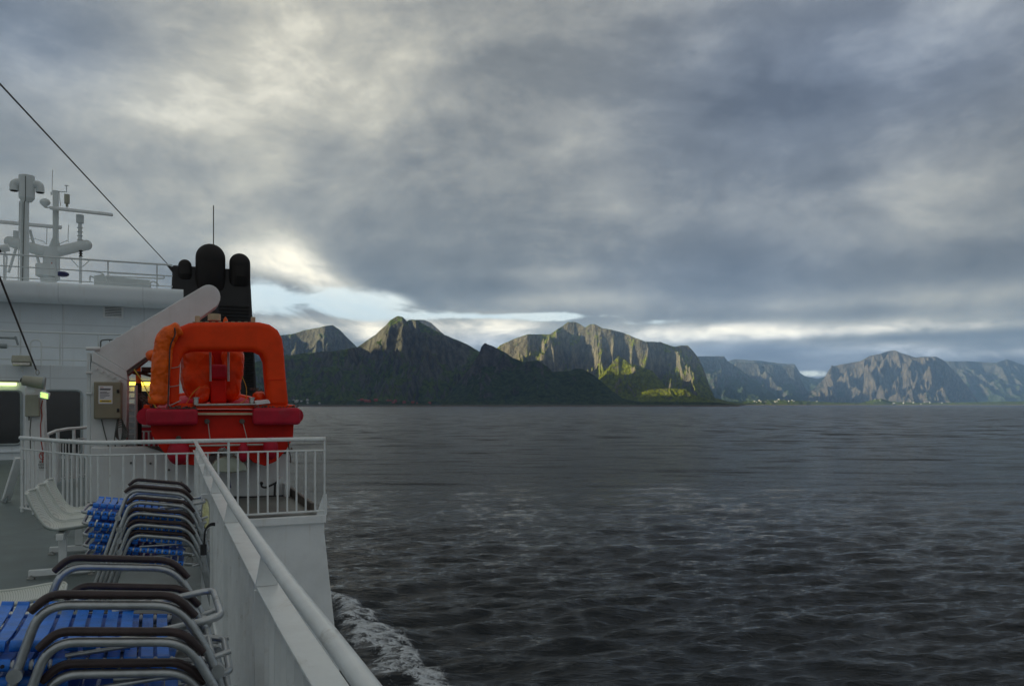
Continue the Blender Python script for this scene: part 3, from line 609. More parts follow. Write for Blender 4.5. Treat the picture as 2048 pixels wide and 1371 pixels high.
def cell(q, s): return ((q * s).op('FRACT') - .5).pw(2)
dots = (cell(xx + zz, 70) + cell(yy, 70)).ss(.06, .03)
t.links.new(mix(t, dots, (.66, .69, .64), (.26, .28, .26)).k, bs.inputs['Base Color']); bs.inputs['Roughness'].default_value = .4; M['perf'] = pm
def bench(name, ys_, label):
    root = thing(name, label, 'bench', (-1.25, ys_[0], DK))
    for y in ys_:
        s_ = seat_shell()
        for v in s_.v: v += V(-1.25, y, DK)
        st = s_.build('bucket_seat', 'perf', root, angle=60)
        # rolled rim
        rim = [v.copy() for v in s_.v]; nW = 13; n = len(rim) // 2 // nW
        loop = [rim[i * nW] for i in range(n)] + [rim[(n - 1) * nW + j] for j in range(1, nW)] + [rim[i * nW + nW - 1] for i in range(n - 2, -1, -1)] + [rim[j] for j in range(nW - 2, 0, -1)]
        MB().tube(loop, .009, 6, closed=True).build('rim', 'plastic', st)
    MB().bx(-1.02, -.96, ys_[0] - .25, ys_[-1] + .25, DK + .36, DK + .42).build('beam', 'white_rail', root, bevel=.005)
    for y in (ys_[0] - .05, ys_[-1] + .1):
        l_ = MB().bx(-1.02, -.955, y - .03, y + .03, DK + .08, DK + .36).build('leg', 'white_rail', root, bevel=.005)
        f_ = MB().bx(-1.26, -.72, y - .03, y + .03, DK + .02, DK + .075).build('foot', 'white_rail', root, bevel=.004)
        b = MB()
        for x in (-1.235, -.745): b.box((x, y - .045, DK + .008), (.06, .07, .012)); b.cyl((x, y - .05, DK + .01), (x, y - .05, DK + .035), .012, n=6)
        b.build('bolt', 'steel', f_)
bench('seat_bench', [8.3, 8.85, 9.4], 'bench of three white plastic bucket seats on a pedestal beyond the chair stacks')
bench('seat_bench', [4.75, 5.28], 'bench of white perforated bucket seats at the left edge of the deck')
# ------------------------------------------------------------------ deckhouse
dh = thing('deckhouse', 'white ship deckhouse with dark windows and a rounded roof edge', 'deckhouse', (-7, 27, DK))
YA, YB, YC = 26.0, 28.6, 27.6
zA = PY(0, 728, YA).z; xe = PY(560, 800, YA).x
xr_ = PY(344, 700, YB).x + .5
b = MB(); b.bx(-22, 1.2, YA, YA + 3, DK, zA); b.build('lower_wall', 'white_wall', dh, bevel=.01)
b = MB(); b.bx(-22, xr_, YB, YB + 8, zA, PY(0, 585, YB).z); b.build('upper_wall', 'white_wall', dh)
z1, z2 = PY(180, 604, YC).z, PY(180, 567, YC).z
prof = fillet([V(0, YC + 9, z1), V(0, YC, z1), V(0, YC, z2), V(0, YC + 9, z2 + .02)], .22, 6)
b = MB(); b.rings([[V(x, p.y, p.z) for p in prof] for x in (-22, PY(347, 600, YC).x + .3)]); b.build('roof_edge', 'white_wall', dh)
def win(x0, y0, x1, y1, Y):
    p, q = PY(x0, y0, Y), PY(x1, y1, Y); cx, cz, w, h = (p.x + q.x) / 2, (p.z + q.z) / 2, abs(q.x - p.x), abs(p.z - q.z)
    pts = fillet([V(cx - w / 2, Y - .03, cz - h / 2), V(cx + w / 2, Y - .03, cz - h / 2), V(cx + w / 2, Y - .03, cz + h / 2), V(cx - w / 2, Y - .03, cz + h / 2)], .14, 5, closed=True)
    o = MB().prism(pts, (0, .05, 0)).build('window', 'glass', dh); fr = MB().tube([p_ + V(0, .005, 0) for p_ in pts], .035, 8, closed=True).build('frame', 'gasket', o)
win(-90, 780, 43, 888, YA); win(90, 780, 163, 907, YA)
b = MB(); b.bx(-22, PY(46, 900, YA).x, YA - .05, YA, DK + .22, DK + .26); b.build('ledge', 'white_wall', dh)
# louvre vent
p, q = PY(206, 609, YB), PY(247, 637, YB)
vt = MB().bx(p.x, q.x, YB - .05, YB, q.z, p.z).build('vent', 'white', dh, bevel=.01)
b = MB(); b.bx(p.x + .06, q.x - .06, YB - .054, YB - .03, q.z + .06, p.z - .06); b.build('vent_opening', 'dark', vt)
b = MB()
for i in range(6): zz_ = q.z + .09 + i * (p.z - q.z - .16) / 5.2; b.box(((p.x + q.x) / 2, YB - .06, zz_), (q.x - p.x - .12, .035, .022), (R(35), 0, 0))
b.build('slats', 'white', vt)
def wall_lamp(x0, x1, y, Y, label, m):
    p, q = PY(x0, y, Y), PY(x1, y, Y); t_ = thing('tube_lamp', label, 'lamp', (p + q) / 2)
    MB().bx(p.x, q.x, Y - .12, Y - .01, p.z + .02, p.z + .08).build('housing', 'beige_light', t_, bevel=.01)
    MB().cyl((p.x + .05, Y - .09, p.z - .03), (q.x - .05, Y - .09, p.z - .03), .045).build('glowing_tube', m, t_)
wall_lamp(-60, 38, 765, YA, 'lit greenish white tube lamp on the deckhouse wall above the left window', 'tube_green')
wall_lamp(254, 306, 765, YA - .1, 'lit yellow tube lamp seen between the davit column and the boat', 'tube_yellow')
# railing on the deckhouse deck
ur = thing('deckhouse_railing', 'thin three bar railing on the deck above the dark windows', 'railing', (-8, YA + .1, zA))
for y_ in (660, 690, 716): z_ = PY(0, y_, YA + .1).z - .02; MB().cyl((-22, YA + .1, z_), (PY(330, y_, YA + .1).x, YA + .1, z_), .025 if y_ == 660 else .016, n=8).build('rail', 'mast', ur)
for px in (-60, 41, 120, 197, 275): x_ = PY(px, 700, YA + .1).x; MB().cyl((x_, YA + .1, zA), (x_, YA + .1, PY(0, 660, YA + .1).z - .02), .02, n=8).build('post', 'mast', ur)
# bracket lamp and boxes on that deck
fl = thing('wall_floodlight', 'grey square floodlight on top of the deckhouse wall left of the stay wire', 'floodlight', PY(43, 735, YA - .3))
c = PY(44, 721, YA - .3); MB().box(c, (.48, .28, .22), (R(-25), 0, 0)).build('housing', 'beige_light', fl, bevel=.03)
MB().box(c + V(0, -.13, -.06), (.42, .03, .16), (R(-25), 0, 0)).build('lens', 'steel', fl); MB().cyl(c + V(0, .05, -.32), c, .04).build('bracket', 'mast', fl)
b = MB(); c = PY(60, 700, YA - .2); b.tube(fillet([c + V(0, 0, -.1), c + V(.02, 0, .3), c + V(.28, 0, .3), c + V(.28, 0, -.45)], .12), .02, 8); tag(b.build('bent_pipe', 'mast'), 'bent grey pipe loop on the deckhouse beside the square floodlight', 'pipe')
b = MB(); c = PY(10, 675, YA - .1); b.cyl(c + V(-1, 0, 0), c + V(.25, 0, 0), .035); b.cyl(c + V(.25, 0, .05), c + V(.32, 0, -.2), .03); b.cyl(c + V(-1, 0, -.24), c + V(.05, 0, -.24), .07); tag(b.build('awning_arm', 'gasket'), 'dark grey crank arm and roller at the left edge below the roof', 'bracket')
b = MB(); c = PY(212, 684, YA); b.tube(fillet([c + V(-.14, 0, -.25), c + V(-.14, 0, .05), c + V(.05, 0, .08), c + V(.3, 0, .08)], .06), .02, 8); b.cyl(c + V(.1, 0, -.2), c + V(.1, 0, .08), .015); tag(b.build('hand_crank', 'cable_grey'), 'small dark hand crank on the railing above the davit post', 'crank')
# ------------------------------------------------------------------ roof railing and masts
rr_ = thing('roof_railing', 'thin white railing along the deckhouse roof below the masts', 'railing', (-8, YC + .4, z2))
yR = YC + .4
def zs(y0, y1, t_): return PY(y0[0], y0[1], yR).lerp(PY(y1[0], y1[1], yR), t_)
for (l_, r2, w) in (((-120, 503), (345, 527), .03), ((-120, 528), (345, 548), .02), ((-120, 549), (345, 571), .018)):
    a, c = PY(*l_, yR), PY(*r2, yR); zz_ = (a.z + c.z) / 2; MB().cyl((a.x, yR, zz_), (c.x, yR, zz_), w, n=8).build('rail', 'mast', rr_)
for px in (-40, 8, 112, 216, 314): x_ = PY(px, 540, yR).x; MB().cyl((x_, yR, z2 - .05), (x_, yR, (PY(-120, 503, yR).z + PY(345, 527, yR).z) / 2), .022, n=8).build('post', 'mast', rr_)
YM = 33.0
zb = z2 - .3
em = thing('exhaust_mast', 'tall white pipe mast with two drooping side outlets and a ladder', 'mast', PY(48, 570, YM))
def cyl_px(b, x, y0, y1, wpx, Y, n=24, w2=None):
    p, q = PY(x, y0, Y), PY(x, y1, Y); k = Y / ray(x, 600).y / F; b.cyl((p.x, Y, p.z), (p.x, Y, q.z), wpx * k / 2, (w2 or wpx) * k / 2, n=n); return b
cyl_px(MB(), 49, 402, 572, 16, YM).build('pipe', 'mast', em)
b = MB(); cyl_px(b, 53.5, 352, 396, 28, YM); cyl_px(b, 53.5, 396, 403, 28, YM, w2=18); b.build('head', 'mast', em)
for s_, x0, x1, yy_ in ((-1, 42, 28, 365), (1, 64, 80, 369)):
    p, q, r3 = PY(x0, yy_, YM), PY(x1, yy_, YM), PY(x1, yy_ + 16, YM)
    MB().tube(fillet([p, q, r3], .12, 3), .145, 14).build('outlet', 'mast', em); MB().cyl(r3 + V(0, 0, .01), r3 - V(0, 0, .02), .125).build('outlet_mouth', 'dark', em)
b = MB()
for dx in (-10, -6): p, q = PY(49 + dx, 403, YM - .2), PY(46 + dx, 572, YM - .2); b.cyl(p, q, .02, n=6)
for i in range(16): p = PY(39, 408 + i * 10, YM - .2); q = PY(46, 408 + i * 10, YM - .2); b.cyl(p, q, .014, n=6)
b.build('ladder', 'mast', em); b = MB(); p, q = PY(51, 352, YM - .38), PY(45, 565, YM - .26); b.tube([p, PY(51, 400, YM - .38), PY(48.5, 405, YM - .26), q], .016, 6); b.build('cable', 'cable_grey', em)
YN = 35.0
rm = thing('radar_mast', 'white radar mast with curved yardarm, domes and rotating scanner bars', 'mast', PY(105, 570, YN))
b = MB(); p, q = PY(100, 500, YN), PY(118, 382, YN); b.bx(PY(106, 1, YN).x, PY(117, 1, YN).x, YN - .12, YN + .12, PY(105, 505, YN).z, q.z); b.build('upper_pole', 'mast', rm, bevel=.02)
b = MB(); cyl_px(b, 103, 495, 560, 30, YN, n=24); b.build('trunk', 'mast', rm)
b = MB(); b.tube(fillet([PY(20, 483, YN), PY(34, 487, YN), PY(70, 498, YN), PY(105, 506, YN), PY(140, 497, YN), PY(172, 490, YN)], .4, 4), [.17] * 26 if 0 else .21, 16); b.ball(PY(20, 483, YN), .21, n=14); b.ball(PY(173, 490, YN), .21, n=14); b.build('yardarm', 'mast', rm)
b = MB(); b.prism([PY(97, 494, YN - .1), PY(120, 494, YN - .1), PY(115, 472, YN - .1), PY(106, 472, YN - .1)], (0, .2, 0)); b.build('gusset', 'mast', rm)
sc = MB(); sc.box((PY(165, 426, YN).x, YN - .3, PY(165, 426, YN).z), (2.2, .22, .10), (0, R(1.5), 0)); o = sc.build('scanner_bar', 'white', rm, bevel=.02)
sc = MB(); sc.box((PY(48, 450, YN).x, YN - .2, PY(48, 450, YN).z), (2.6, .22, .11), (0, R(-1.5), R(12))); sc.build('scanner_bar', 'white', rm, bevel=.02)
b = MB(); cyl_px(b, 160, 446, 492, 7, YN, n=12); cyl_px(b, 160, 430, 446, 14, YN, n=14); cyl_px(b, 160, 480, 492, 8, YN, n=12, w2=16)
for i in range(4): cyl_px(b, 160, 455 + i * 8, 456 + i * 8, 11, YN, n=10)
b.build('scanner_stand', 'mast', rm)
b = MB(); cyl_px(b, 32, 462, 482, 10, YN, n=10); b.build('scanner_stand', 'mast', rm)
b = MB(); c = PY(90, 405, YN); b.lathe(c - V(0, 0, .05), [(0.05, -.12), (.17, 0), (.19, .06), (.15, .15), (.08, .2), (.01, .22)]); b.build('satellite_dome', 'mast', rm)
b = MB(); b.tube([PY(90, 408, YN), PY(90, 415, YN), PY(105, 415, YN)], .03, 8); b.tube([PY(116, 414, YN), PY(122, 418, YN), PY(134, 418, YN), PY(134, 408, YN)], .025, 8); b.tube([PY(117, 383, YN), PY(133, 384, YN), PY(133, 371, YN)], .022, 8); b.cyl(PY(129, 371, YN), PY(137, 371, YN), .02, n=6); b.tube([PY(106, 389, YN), PY(102, 389, YN), PY(102, 384, YN)], .02, 6); b.build('bracket', 'mast', rm)
b = MB(); cyl_px(b, 134, 389, 407, 10, YN, n=14); cyl_px(b, 134, 407, 413, 5, YN, n=10); b.build('signal_lamp', 'beige_light', rm)
for x_, y0, y1 in ((104, 340, 388), (93, 452, 488), (136, 450, 482), (121, 383, 412)): MB().cyl(PY(x_, y1, YN), PY(x_ + (1 if x_ != 121 else -3), y0, YN), .014, n=6).build('whip_aerial', 'mast', rm)
b = MB()
for dx in (0, 4.5): b.cyl(PY(112.5 + dx, 420, YN - .2), PY(110.5 + dx, 490, YN - .2), .012, n=6)
for i in range(9): b.cyl(PY(112.5, 424 + i * 8, YN - .2), PY(116.5, 424 + i * 8, YN - .2), .010, n=6)
b.build('ladder', 'mast', rm)
b = MB(); b.tube([PY(58, 478, YN), PY(66, 476, YN), PY(88, 483, YN), PY(92, 488, YN)], .014, 6); b.tube([PY(118, 488, YN), PY(134, 481, YN), PY(138, 484, YN)], .014, 6); b.build('hand_bar', 'mast', rm)
for x0, x1 in ((34, 17), (60, 79)): MB().cyl(PY(x0, 490 if x0 < 50 else 460, YN), PY(x1, 545 if x0 < 50 else 530, YN), .05, n=8).build('strut', 'mast', rm)
b = MB(); cyl_px(b, 103.5, 525, 560, 2.2, YN - .75, n=6); b.build('cable', 'cable_red', rm)
vd = thing('roof_vent_drum', 'short white drum ventilator on the roof in front of the radar mast', 'ventilator', PY(93, 570, 31)); b = MB(); cyl_px(b, 93, 529, 552, 38, 31, n=28); cyl_px(b, 93, 552, 555, 38, 31, w2=28, n=28); cyl_px(b, 97, 555, 572, 28, 31, n=24); b.build('drum', 'mast', vd)
b = MB(); c = PY(125, 548, 32); b.ball(c, .2, (1.1, 1.1, .5)); o = b.build('navy_dome', 'navy'); cc = MB(); tag(o, 'small navy blue dome beside the drum ventilator on the roof', 'dome')
sp = thing('ball_post', 'thin post with a black insulator and side arms right of the radar mast', 'post', PY(161, 570, 31)); cyl_px(MB(), 161, 512, 566, 5, 31, n=10).build('post', 'mast', sp); b = MB(); cyl_px(b, 161.5, 500, 513, 4, 31, n=10); [cyl_px(b, 161.5, y_, y_ + 2, 7, 31, n=10) for y_ in (501, 506, 511)]; b.build('insulator', 'rubber', sp)
b = MB(); b.tube([PY(142, 518, 31), PY(157, 534, 31)], .018, 6); b.tube([PY(197, 521, 31), PY(180, 520, 31), PY(164, 534, 31)], .018, 6); b.build('side_arm', 'mast', sp)
rl = thing('roof_locker', 'low white locker with curved pipes on the deckhouse roof', 'locker', PY(245, 570, 31))
p, q = PY(188, 551, 31), PY(300, 572, 31); b = MB(); b.prism([PY(188, 551, 31), PY(205, 548, 31), PY(212, 552, 31), PY(300, 560, 31), PY(300, 574, 31), PY(188, 574, 31)], (0, 1.2, 0)); b.build('body', 'mast', rl)
b = MB()
for s_ in ([(180, 562), (180, 551), (188, 555)], [(175, 541), (205, 545), (216, 566)], [(212, 552), (328, 557), (328, 551), (215, 545)], [(300, 566), (306, 562), (313, 565), (318, 572)]): b.tube(fillet([PY(*p_, 30.6) for p_ in s_], .12, 4), .028, 8)
b.build('pipe', 'mast', rl)
sl_ = thing('searchlight', 'small white searchlight on the roof at the left edge', 'searchlight', PY(8, 560, 30)); b = MB(); c = PY(8, 497, 30); b.cyl(c + V(-.15, 0, -.03), c + V(.14, 0, .05), .12, n=18); b.build('lamp_body', 'mast', sl_); b = MB(); b.cyl(c + V(-.18, -.02, -.06), c + V(-.10, -.02, -.02), .11, n=18); b.build('lamp_glass', 'dark', sl_); b = MB(); b.tube([c + V(0, 0, -.05), c + V(.08, 0, -.3), c + V(.02, 0, -1.2)], .03, 8); b.build('stand', 'mast', sl_)
# ------------------------------------------------------------------ funnel
YF = 33.5
fn = thing('funnel', 'black ship funnel with three round sooty exhaust cowls', 'funnel', PY(425, 800, YF))
tl, trr = PY(345, 527, YF), PY(500, 532, YF); zt_ = tl.z - .05; bl_, br_ = PY(345, 800, YF), PY(514, 800, YF)
b = MB(); b.rings([[V(bl_.x - .3, YF, DK), V(br_.x + .1, YF, DK), V(br_.x + .1, YF + 6, DK), V(bl_.x - .3, YF + 6, DK)], [V(tl.x, YF, zt_), V(trr.x, YF, zt_), V(trr.x, YF + 5.6, zt_), V(tl.x, YF + 5.6, zt_)]]); b.build('casing', 'black', fn, bevel=.06)
for px, top, w in ((370, 519, 25), (421, 488, 56), (479.5, 507, 40)):
    c = PY(px, top + w / 2, YF); k = YF / ray(px, 600).y / F; r_ = w * k / 2
    b = MB(); b.ball((c.x, YF - .05, c.z), r_, (1, .75, 1), 28); b.build('exhaust_cowl', 'soot', fn)
    b = MB(); cz = c.z; b.rings([[V(c.x + r_ * math.cos(a) , YF - .05 + .7 * r_ * math.sin(a), z_) for a in np.linspace(0, 2 * math.pi, 25)[:-1]] for z_ in (cz, cz - r_ * 1.4)] + [[V(c.x + r_ * .9 * math.cos(a), YF + .1 + .3 * r_ * math.sin(a), cz - r_ * 2.3) for a in np.linspace(0, 2 * math.pi, 25)[:-1]]]); b.build('exhaust_pipe', 'soot', fn)
lv = MB()
for i in range(12): z_ = PY(440, 612, YF).z - i * .14; lv.box((PY(468, 600, YF).x, YF - .03, z_), (1.15, .05, .05), (R(30), 0, 0))
for i in range(20): z_ = PY(440, 700, YF).z - i * .09; lv.box((PY(498, 700, YF).x, YF - .05, z_), (.34, .05, .04), (R(30), 0, 0))
lv.build('louvres', 'black', fn)
MB().cyl(PY(427, 488, YF + 1), PY(427, 411, YF + 1), .022, n=6).build('whip_aerial', 'cable_grey', fn)
MB().prism([PY(345, 545, YF), PY(333, 530, YF), PY(345, 533, YF)], (0, .05, 0)).build('stay_lug', 'black', fn)
# stay wires
b = MB(); b.tube([PD(-120, 38, 9), PY(0, 168, 15), PY(338, 531, YF - .2)], .016, 6); tag(b.build('stay_wire', 'cable'), 'long taut black wire running down from the top left to the funnel', 'wire')
b = MB(); b.tube([PD(-40, 455, 7.0), PY(72, 738, 12.2)], .011, 6); tag(b.build('stay_wire', 'cable'), 'short taut wire running down to the lamp pillar at left', 'wire')
b = MB(); c = PY(75, 744, 12.2); b.tube([c + V(0.02 * math.cos(a), 0, .035 * math.sin(a)) for a in np.linspace(0, 6.28, 13)[:-1]], .007, 6, closed=True); b.cyl(c + V(0, 0, .03), PY(72, 738, 12.2), .012); tag(b.build('wire_shackle', 'steel'), 'small steel shackle at the lower end of the short wire', 'shackle')
# ------------------------------------------------------------------ lamp pillar at left
YP = 14.2
lp = thing('lamp_pillar', 'white pillar behind the railing corner carrying lamps and boxes', 'pillar', PY(68, 1015, YP))
p, q = PY(50, 752, YP), PY(91, 1000, YP)
b = MB(); b.rings([[V(PY(48, 900, YP).x, YP, DK), V(PY(92, 900, YP).x, YP, DK), V(PY(92, 900, YP).x, YP + .3, DK), V(PY(48, 900, YP).x, YP + .3, DK)], [V(PY(50, 790, YP).x, YP, PY(50, 772, YP).z), V(PY(86, 790, YP).x, YP, PY(50, 772, YP).z), V(PY(86, 790, YP).x, YP + .3, PY(50, 772, YP).z), V(PY(50, 790, YP).x, YP + .3, PY(50, 772, YP).z)]]); b.build('column', 'white', lp, bevel=.01)
b = MB(); b.beam(PY(38, 915, YP + .3), PY(12, 1000, YP + .6), .12, .05); b.build('brace', 'white', lp); MB().beam(PY(14, 990, YP + .6), PY(9, 1003, YP + .6), .13, .06).build('brace_foot', 'gasket', lp)
f2 = thing('cylinder_floodlight', 'beige cylindrical floodlight on top of the lamp pillar', 'floodlight', PY(67, 770, YP - .15)); b = MB(); b.cyl(PY(45, 760, YP - .2), PY(86, 766, YP - .2), .075, .095, n=20); b.build('housing', 'beige_light', f2); MB().cyl(PY(86, 766, YP - .2), PY(90, 766.5, YP - .2), .10, n=20).build('front_ring', 'gasket', f2); MB().cyl(PY(45, 760, YP - .2), PY(41, 759, YP - .2), .035, n=10).build('cable_gland', 'cable_grey', f2); MB().box(PY(62, 778, YP - .15), (.1, .03, .1)).build('bracket', 'white', f2)
f3 = thing('green_lamp', 'small lit lamp with a striped green yellow glow on the pillar', 'lamp', PY(88, 795, YP - .2)); c = PY(89, 790, YP - .25); MB().box(c, (.13, .13, .11), (0, R(15), R(20))).build('housing', 'white', f3, bevel=.02)
b = MB(); [b.box(c + V(.005, -.075, -.035 + .03 * i), (.10, .02, .018), (0, R(15), R(20))) for i in range(3)]; b.build('lens', 'lamp_green', f3)
bx_ = thing('junction_box', 'beige junction box on the lamp pillar with a red cable', 'box', PY(66, 832, YP)); p, q = PY(53, 789, YP), PY(81, 832, YP); MB().bx(p.x, q.x, YP - .14, YP - .003, q.z, p.z).build('case', 'beige_light', bx_, bevel=.01); b = MB(); b.cyl(PY(58, 832, YP - .1), PY(58, 840, YP - .1), .01); b.tube([PY(62, 835, YP - .1), PY(60, 860, YP - .05), PY(61, 900, YP - .05)], .008, 6); b.build('conduit', 'cable_grey', bx_)
b = MB(); pts = [(85, 800), (82, 815), (84, 830), (81, 850), (82, 880), (86, 905), (85, 925)]; b.tube([PY(x_, y_, YP - .06) for x_, y_ in pts], .009, 6); b.build('red_cable', 'cable_red', bx_)
ns = thing('no_smoking_sign', 'small white notice with a red ring and black lines on the pillar', 'sign', PY(86, 935, YP)); p, q = PY(79, 900, YP), PY(91, 940, YP); MB().bx(p.x, q.x, YP - .008, YP - .002, q.z, p.z).build('plate', 'sign_w', ns)
c = PY(85, 911, YP - .01); b = MB(); b.tube([c + V(.045 * math.cos(a), 0, .055 * math.sin(a)) for a in np.linspace(0, 6.28, 17)[:-1]], .005, 6, closed=True); b.cyl(c + V(-.03, 0, .04), c + V(.03, 0, -.04), .005, n=6); b.build('red_ring', 'ink_red', ns)
def text(s, p, size, m, parent, name='lettering', wid=None):
    cu = bpy.data.curves.new(name, 'FONT'); cu.body = s; cu.size = size; cu.align_x = 'CENTER'; cu.align_y = 'CENTER'; cu.extrude = .0008
    tmp = bpy.data.objects.new(name, cu); COL.objects.link(tmp); me = bpy.data.meshes.new_from_object(tmp.evaluated_get(bpy.context.evaluated_depsgraph_get())); bpy.data.objects.remove(tmp)
    me.transform(Matrix.Rotation(R(90), 4, 'X')); me.materials.clear(); me.materials.append(M[m]); o = bpy.data.objects.new(name, me); COL.objects.link(o); o.parent = parent; o.location = Vector(p) - parent_world(parent)
text('IKKE\nRØYK\nTAKK', PY(85, 929, YP - .012), .045, 'ink', ns)
# ------------------------------------------------------------------ davit
YD = 14.3
dv = thing('boat_davit', 'pale grey davit with a thick slanted boom over the lifeboat', 'davit', PY(215, 1000, YD))
def fpoly(pts, Y): return [PY(x_, y_, Y) for x_, y_ in pts]
b = MB(); b.prism(fpoly([(181, 1000), (181, 740), (183, 722), (255, 760), (250, 1000)], YD), (0, .55, 0)); b.build('column', 'davit', dv, bevel=.01)
b = MB(); b.prism(fpoly([(183, 722), (185, 702), (253, 742), (256, 761)], YD - .02), (0, .55, 0)); b.build('bolted_joint', 'davit', dv, bevel=.01)
arc = [(417 + 24 * math.cos(a) , 594 - 25 * math.sin(a)) for a in np.linspace(R(118), R(-62), 12)]
b = MB(); b.prism(fpoly([(187, 702)] + arc + [(253, 742)], YD + .02), (0, .45, 0)); b.build('boom', 'davit', dv, bevel=.012)
b = MB(); b.prism(fpoly([(253, 743), (312, 700), (312, 705), (253, 752)], YD + .04), (0, .42, 0)); b.build('boom_edge', 'brown', dv)
for i in range(5): c = PY(193 + i * 11.5, 737 + i * 5.5, YD - .01); MB().cyl(c, c + V(0, -.04, 0), .022, n=6).build('bolt', 'davit', dv)
b = MB(); b.tube(fillet(fpoly([(260, 664), (265, 651), (276, 656)], YD + .1), .05), .012, 8); b.prism(fpoly([(258, 668), (277, 656), (279, 659), (260, 671)], YD + .1), (0, .05, 0)); b.build('lifting_lug', 'davit', dv)
b = MB(); b.bx(PY(173, 900, YD).x, PY(180, 900, YD).x, YD + .05, YD + .4, DK, PY(175, 705, YD).z); b.build('side_plate', 'davit', dv)
for y_ in (697, 745, 787): MB().cyl(PY(172, y_, YD), PY(184 if y_ > 700 else 200, y_, YD), .02 if y_ > 700 else .03, n=8).build('rung', 'davit', dv)
YG = 13.9
b = MB(); b.prism(fpoly([(181, 895), (290, 893), (395, 912), (465, 905), (579, 905), (581, 992), (467, 992), (400, 1002), (181, 1004)], YG), (0, .35, 0)); b.build('foundation', 'davit', dv, bevel=.01)
b = MB(); b.prism(fpoly([(285, 890), (335, 893), (385, 903), (397, 915), (350, 911), (300, 895)], YG - .04), (0, .03, 0)); b.prism(fpoly([(557, 902), (574, 902), (574, 907), (557, 907)], YG - .04), (0, .03, 0)); b.build('dark_slot', 'brown', dv)
b = MB()
for p_ in ((301, 926), (338, 939), (362, 964), (262, 925)): c = PY(*p_, YG); b.cyl(c + V(0, .01, 0), c - V(0, .02, 0), .018, n=10)
b.build('drain_bolt', 'cable_grey', dv)
MB().bx(PY(465, 992, YG - .05).x, PY(585, 992, YG - .05).x, YG - .06, YG - .002, DK, DK + .02).build('base_line', 'rubber', dv)
# crank handle and stand
ck = thing('winch_crank', 'black winch crank handle on a short post below the lifeboat', 'crank', PY(549, 992, YG - .3)); b = MB(); b.cyl(PY(549, 992, YG - .35), PY(550, 966, YG - .35), .018); b.tube(fillet(fpoly([(524, 964), (522, 972), (530, 975), (548, 967), (556, 962)], YG - .35), .05), .016, 8); b.ball(PY(523, 966, YG - .35), .03, n=10); b.build('handle', 'rubber', ck); b = MB(); c = PY(563, 960, YG - .3); b.cyl(c + V(0, .12, 0), c, .05, n=16); b.build('winch_hub', 'davit', ck); MB().bx(PY(566, 965, YG).x, PY(577, 965, YG).x, YG - .2, YG - .002, DK, PY(566, 965, YG).z).build('pedestal', 'davit', ck, bevel=.01)
# cabinet on the davit
cb = thing('control_cabinet', 'beige steel cabinet with a paper notice on the davit column', 'cabinet', PY(215, 838, YD)); p, q = PY(187.5, 763, YD - .2), PY(243.5, 837, YD - .2)
MB().bx(p.x, q.x, YD - .2, YD - .004, q.z, p.z).build('case', 'beige', cb, bevel=.01)
MB().bx(p.x + .015, q.x - .015, YD - .215, YD - .2015, q.z + .015, p.z - .015).build('door', 'beige', cb, bevel=.006)
b = MB()
for y_ in (782, 820): c = PY(236, y_, YD - .225); b.box(c, (.035, .02, .055)); b.ball(c + V(0, -.01, 0), .014, n=8)
b.build('latch', 'rubber', cb)
n1, n2 = PY(197, 771, YD - .22), PY(225, 807, YD - .22); pn = MB().bx(n1.x, n2.x, YD - .219, YD - .2165, n2.z, n1.z).build('paper_notice', 'paper', cb)
cx_ = (n1.x + n2.x) / 2; w_ = n2.x - n1.x; h_ = n1.z - n2.z; yy_ = YD - .2205
b = MB(); random.seed(5)
for i, (fz, fw_, th) in enumerate(((.17, .78, .014), (.22, .74, .011), (.34, .5, .006), (.39, .7, .006), (.44, .62, .006), (.52, .7, .006), (.57, .66, .006), (.64, .4, .006), (.69, .3, .006))): b.bx(n1.x + w_ * .1, n1.x + w_ * (.1 + fw_), yy_ - .0005, yy_ + .0005, n1.z - h_ * fz - th / 2, n1.z - h_ * fz + th / 2)
b.build('notice_lines', 'ink', pn); MB().bx(n1.x + w_ * .1, n1.x + w_ * .36, yy_ - .0005, yy_ + .0005, n1.z - h_ * .10, n1.z - h_ * .075).build('red_heading', 'ink_red', pn)
MB().bx(n1.x + w_ * .08, n2.x - w_ * .08, yy_ - .0005, yy_ + .0005, n1.z - h_ * .91, n1.z - h_ * .79).build('yellow_strip', 'yellow', pn); b = MB(); b.bx(n1.x + w_ * .22, n2.x - w_ * .22, yy_ - .0015, yy_ - .0008, n1.z - h_ * .87, n1.z - h_ * .83); b.build('strip_lettering', 'ink', pn)
# hanging cables
b = MB(); b.tube(fillet(fpoly([(203, 838), (208, 860), (216, 890), (222, 905), (238, 930), (241, 950), (230, 970), (220, 965), (215, 950), (222, 925), (236, 905), (245, 890)], YD - .06), .25, 4), .010, 6); tag(b.build('hanging_cable', 'cable_grey'), 'thin dark cable hanging in a long loop below the beige cabinet', 'cable')
b = MB()
for i in range(6):
    w_ = 5 + i * 1.6; b.tube([PY(240 + w_ * math.sin(a) + i * .6, 856 + (26 - i * 2.5) * math.cos(a) + i * 2, YD - .1 - .012 * i) for a in np.linspace(0, 6.28, 20)[:-1]], .008, 6, closed=True)
b.tube(fillet(fpoly([(235, 838), (231, 860), (228, 885), (236, 905), (254, 890)], YD - .1), .1), .009, 6); tag(b.build('cable_coil', 'cable_grey'), 'bundle of dark cable loops hung right of the beige cabinet', 'cable')
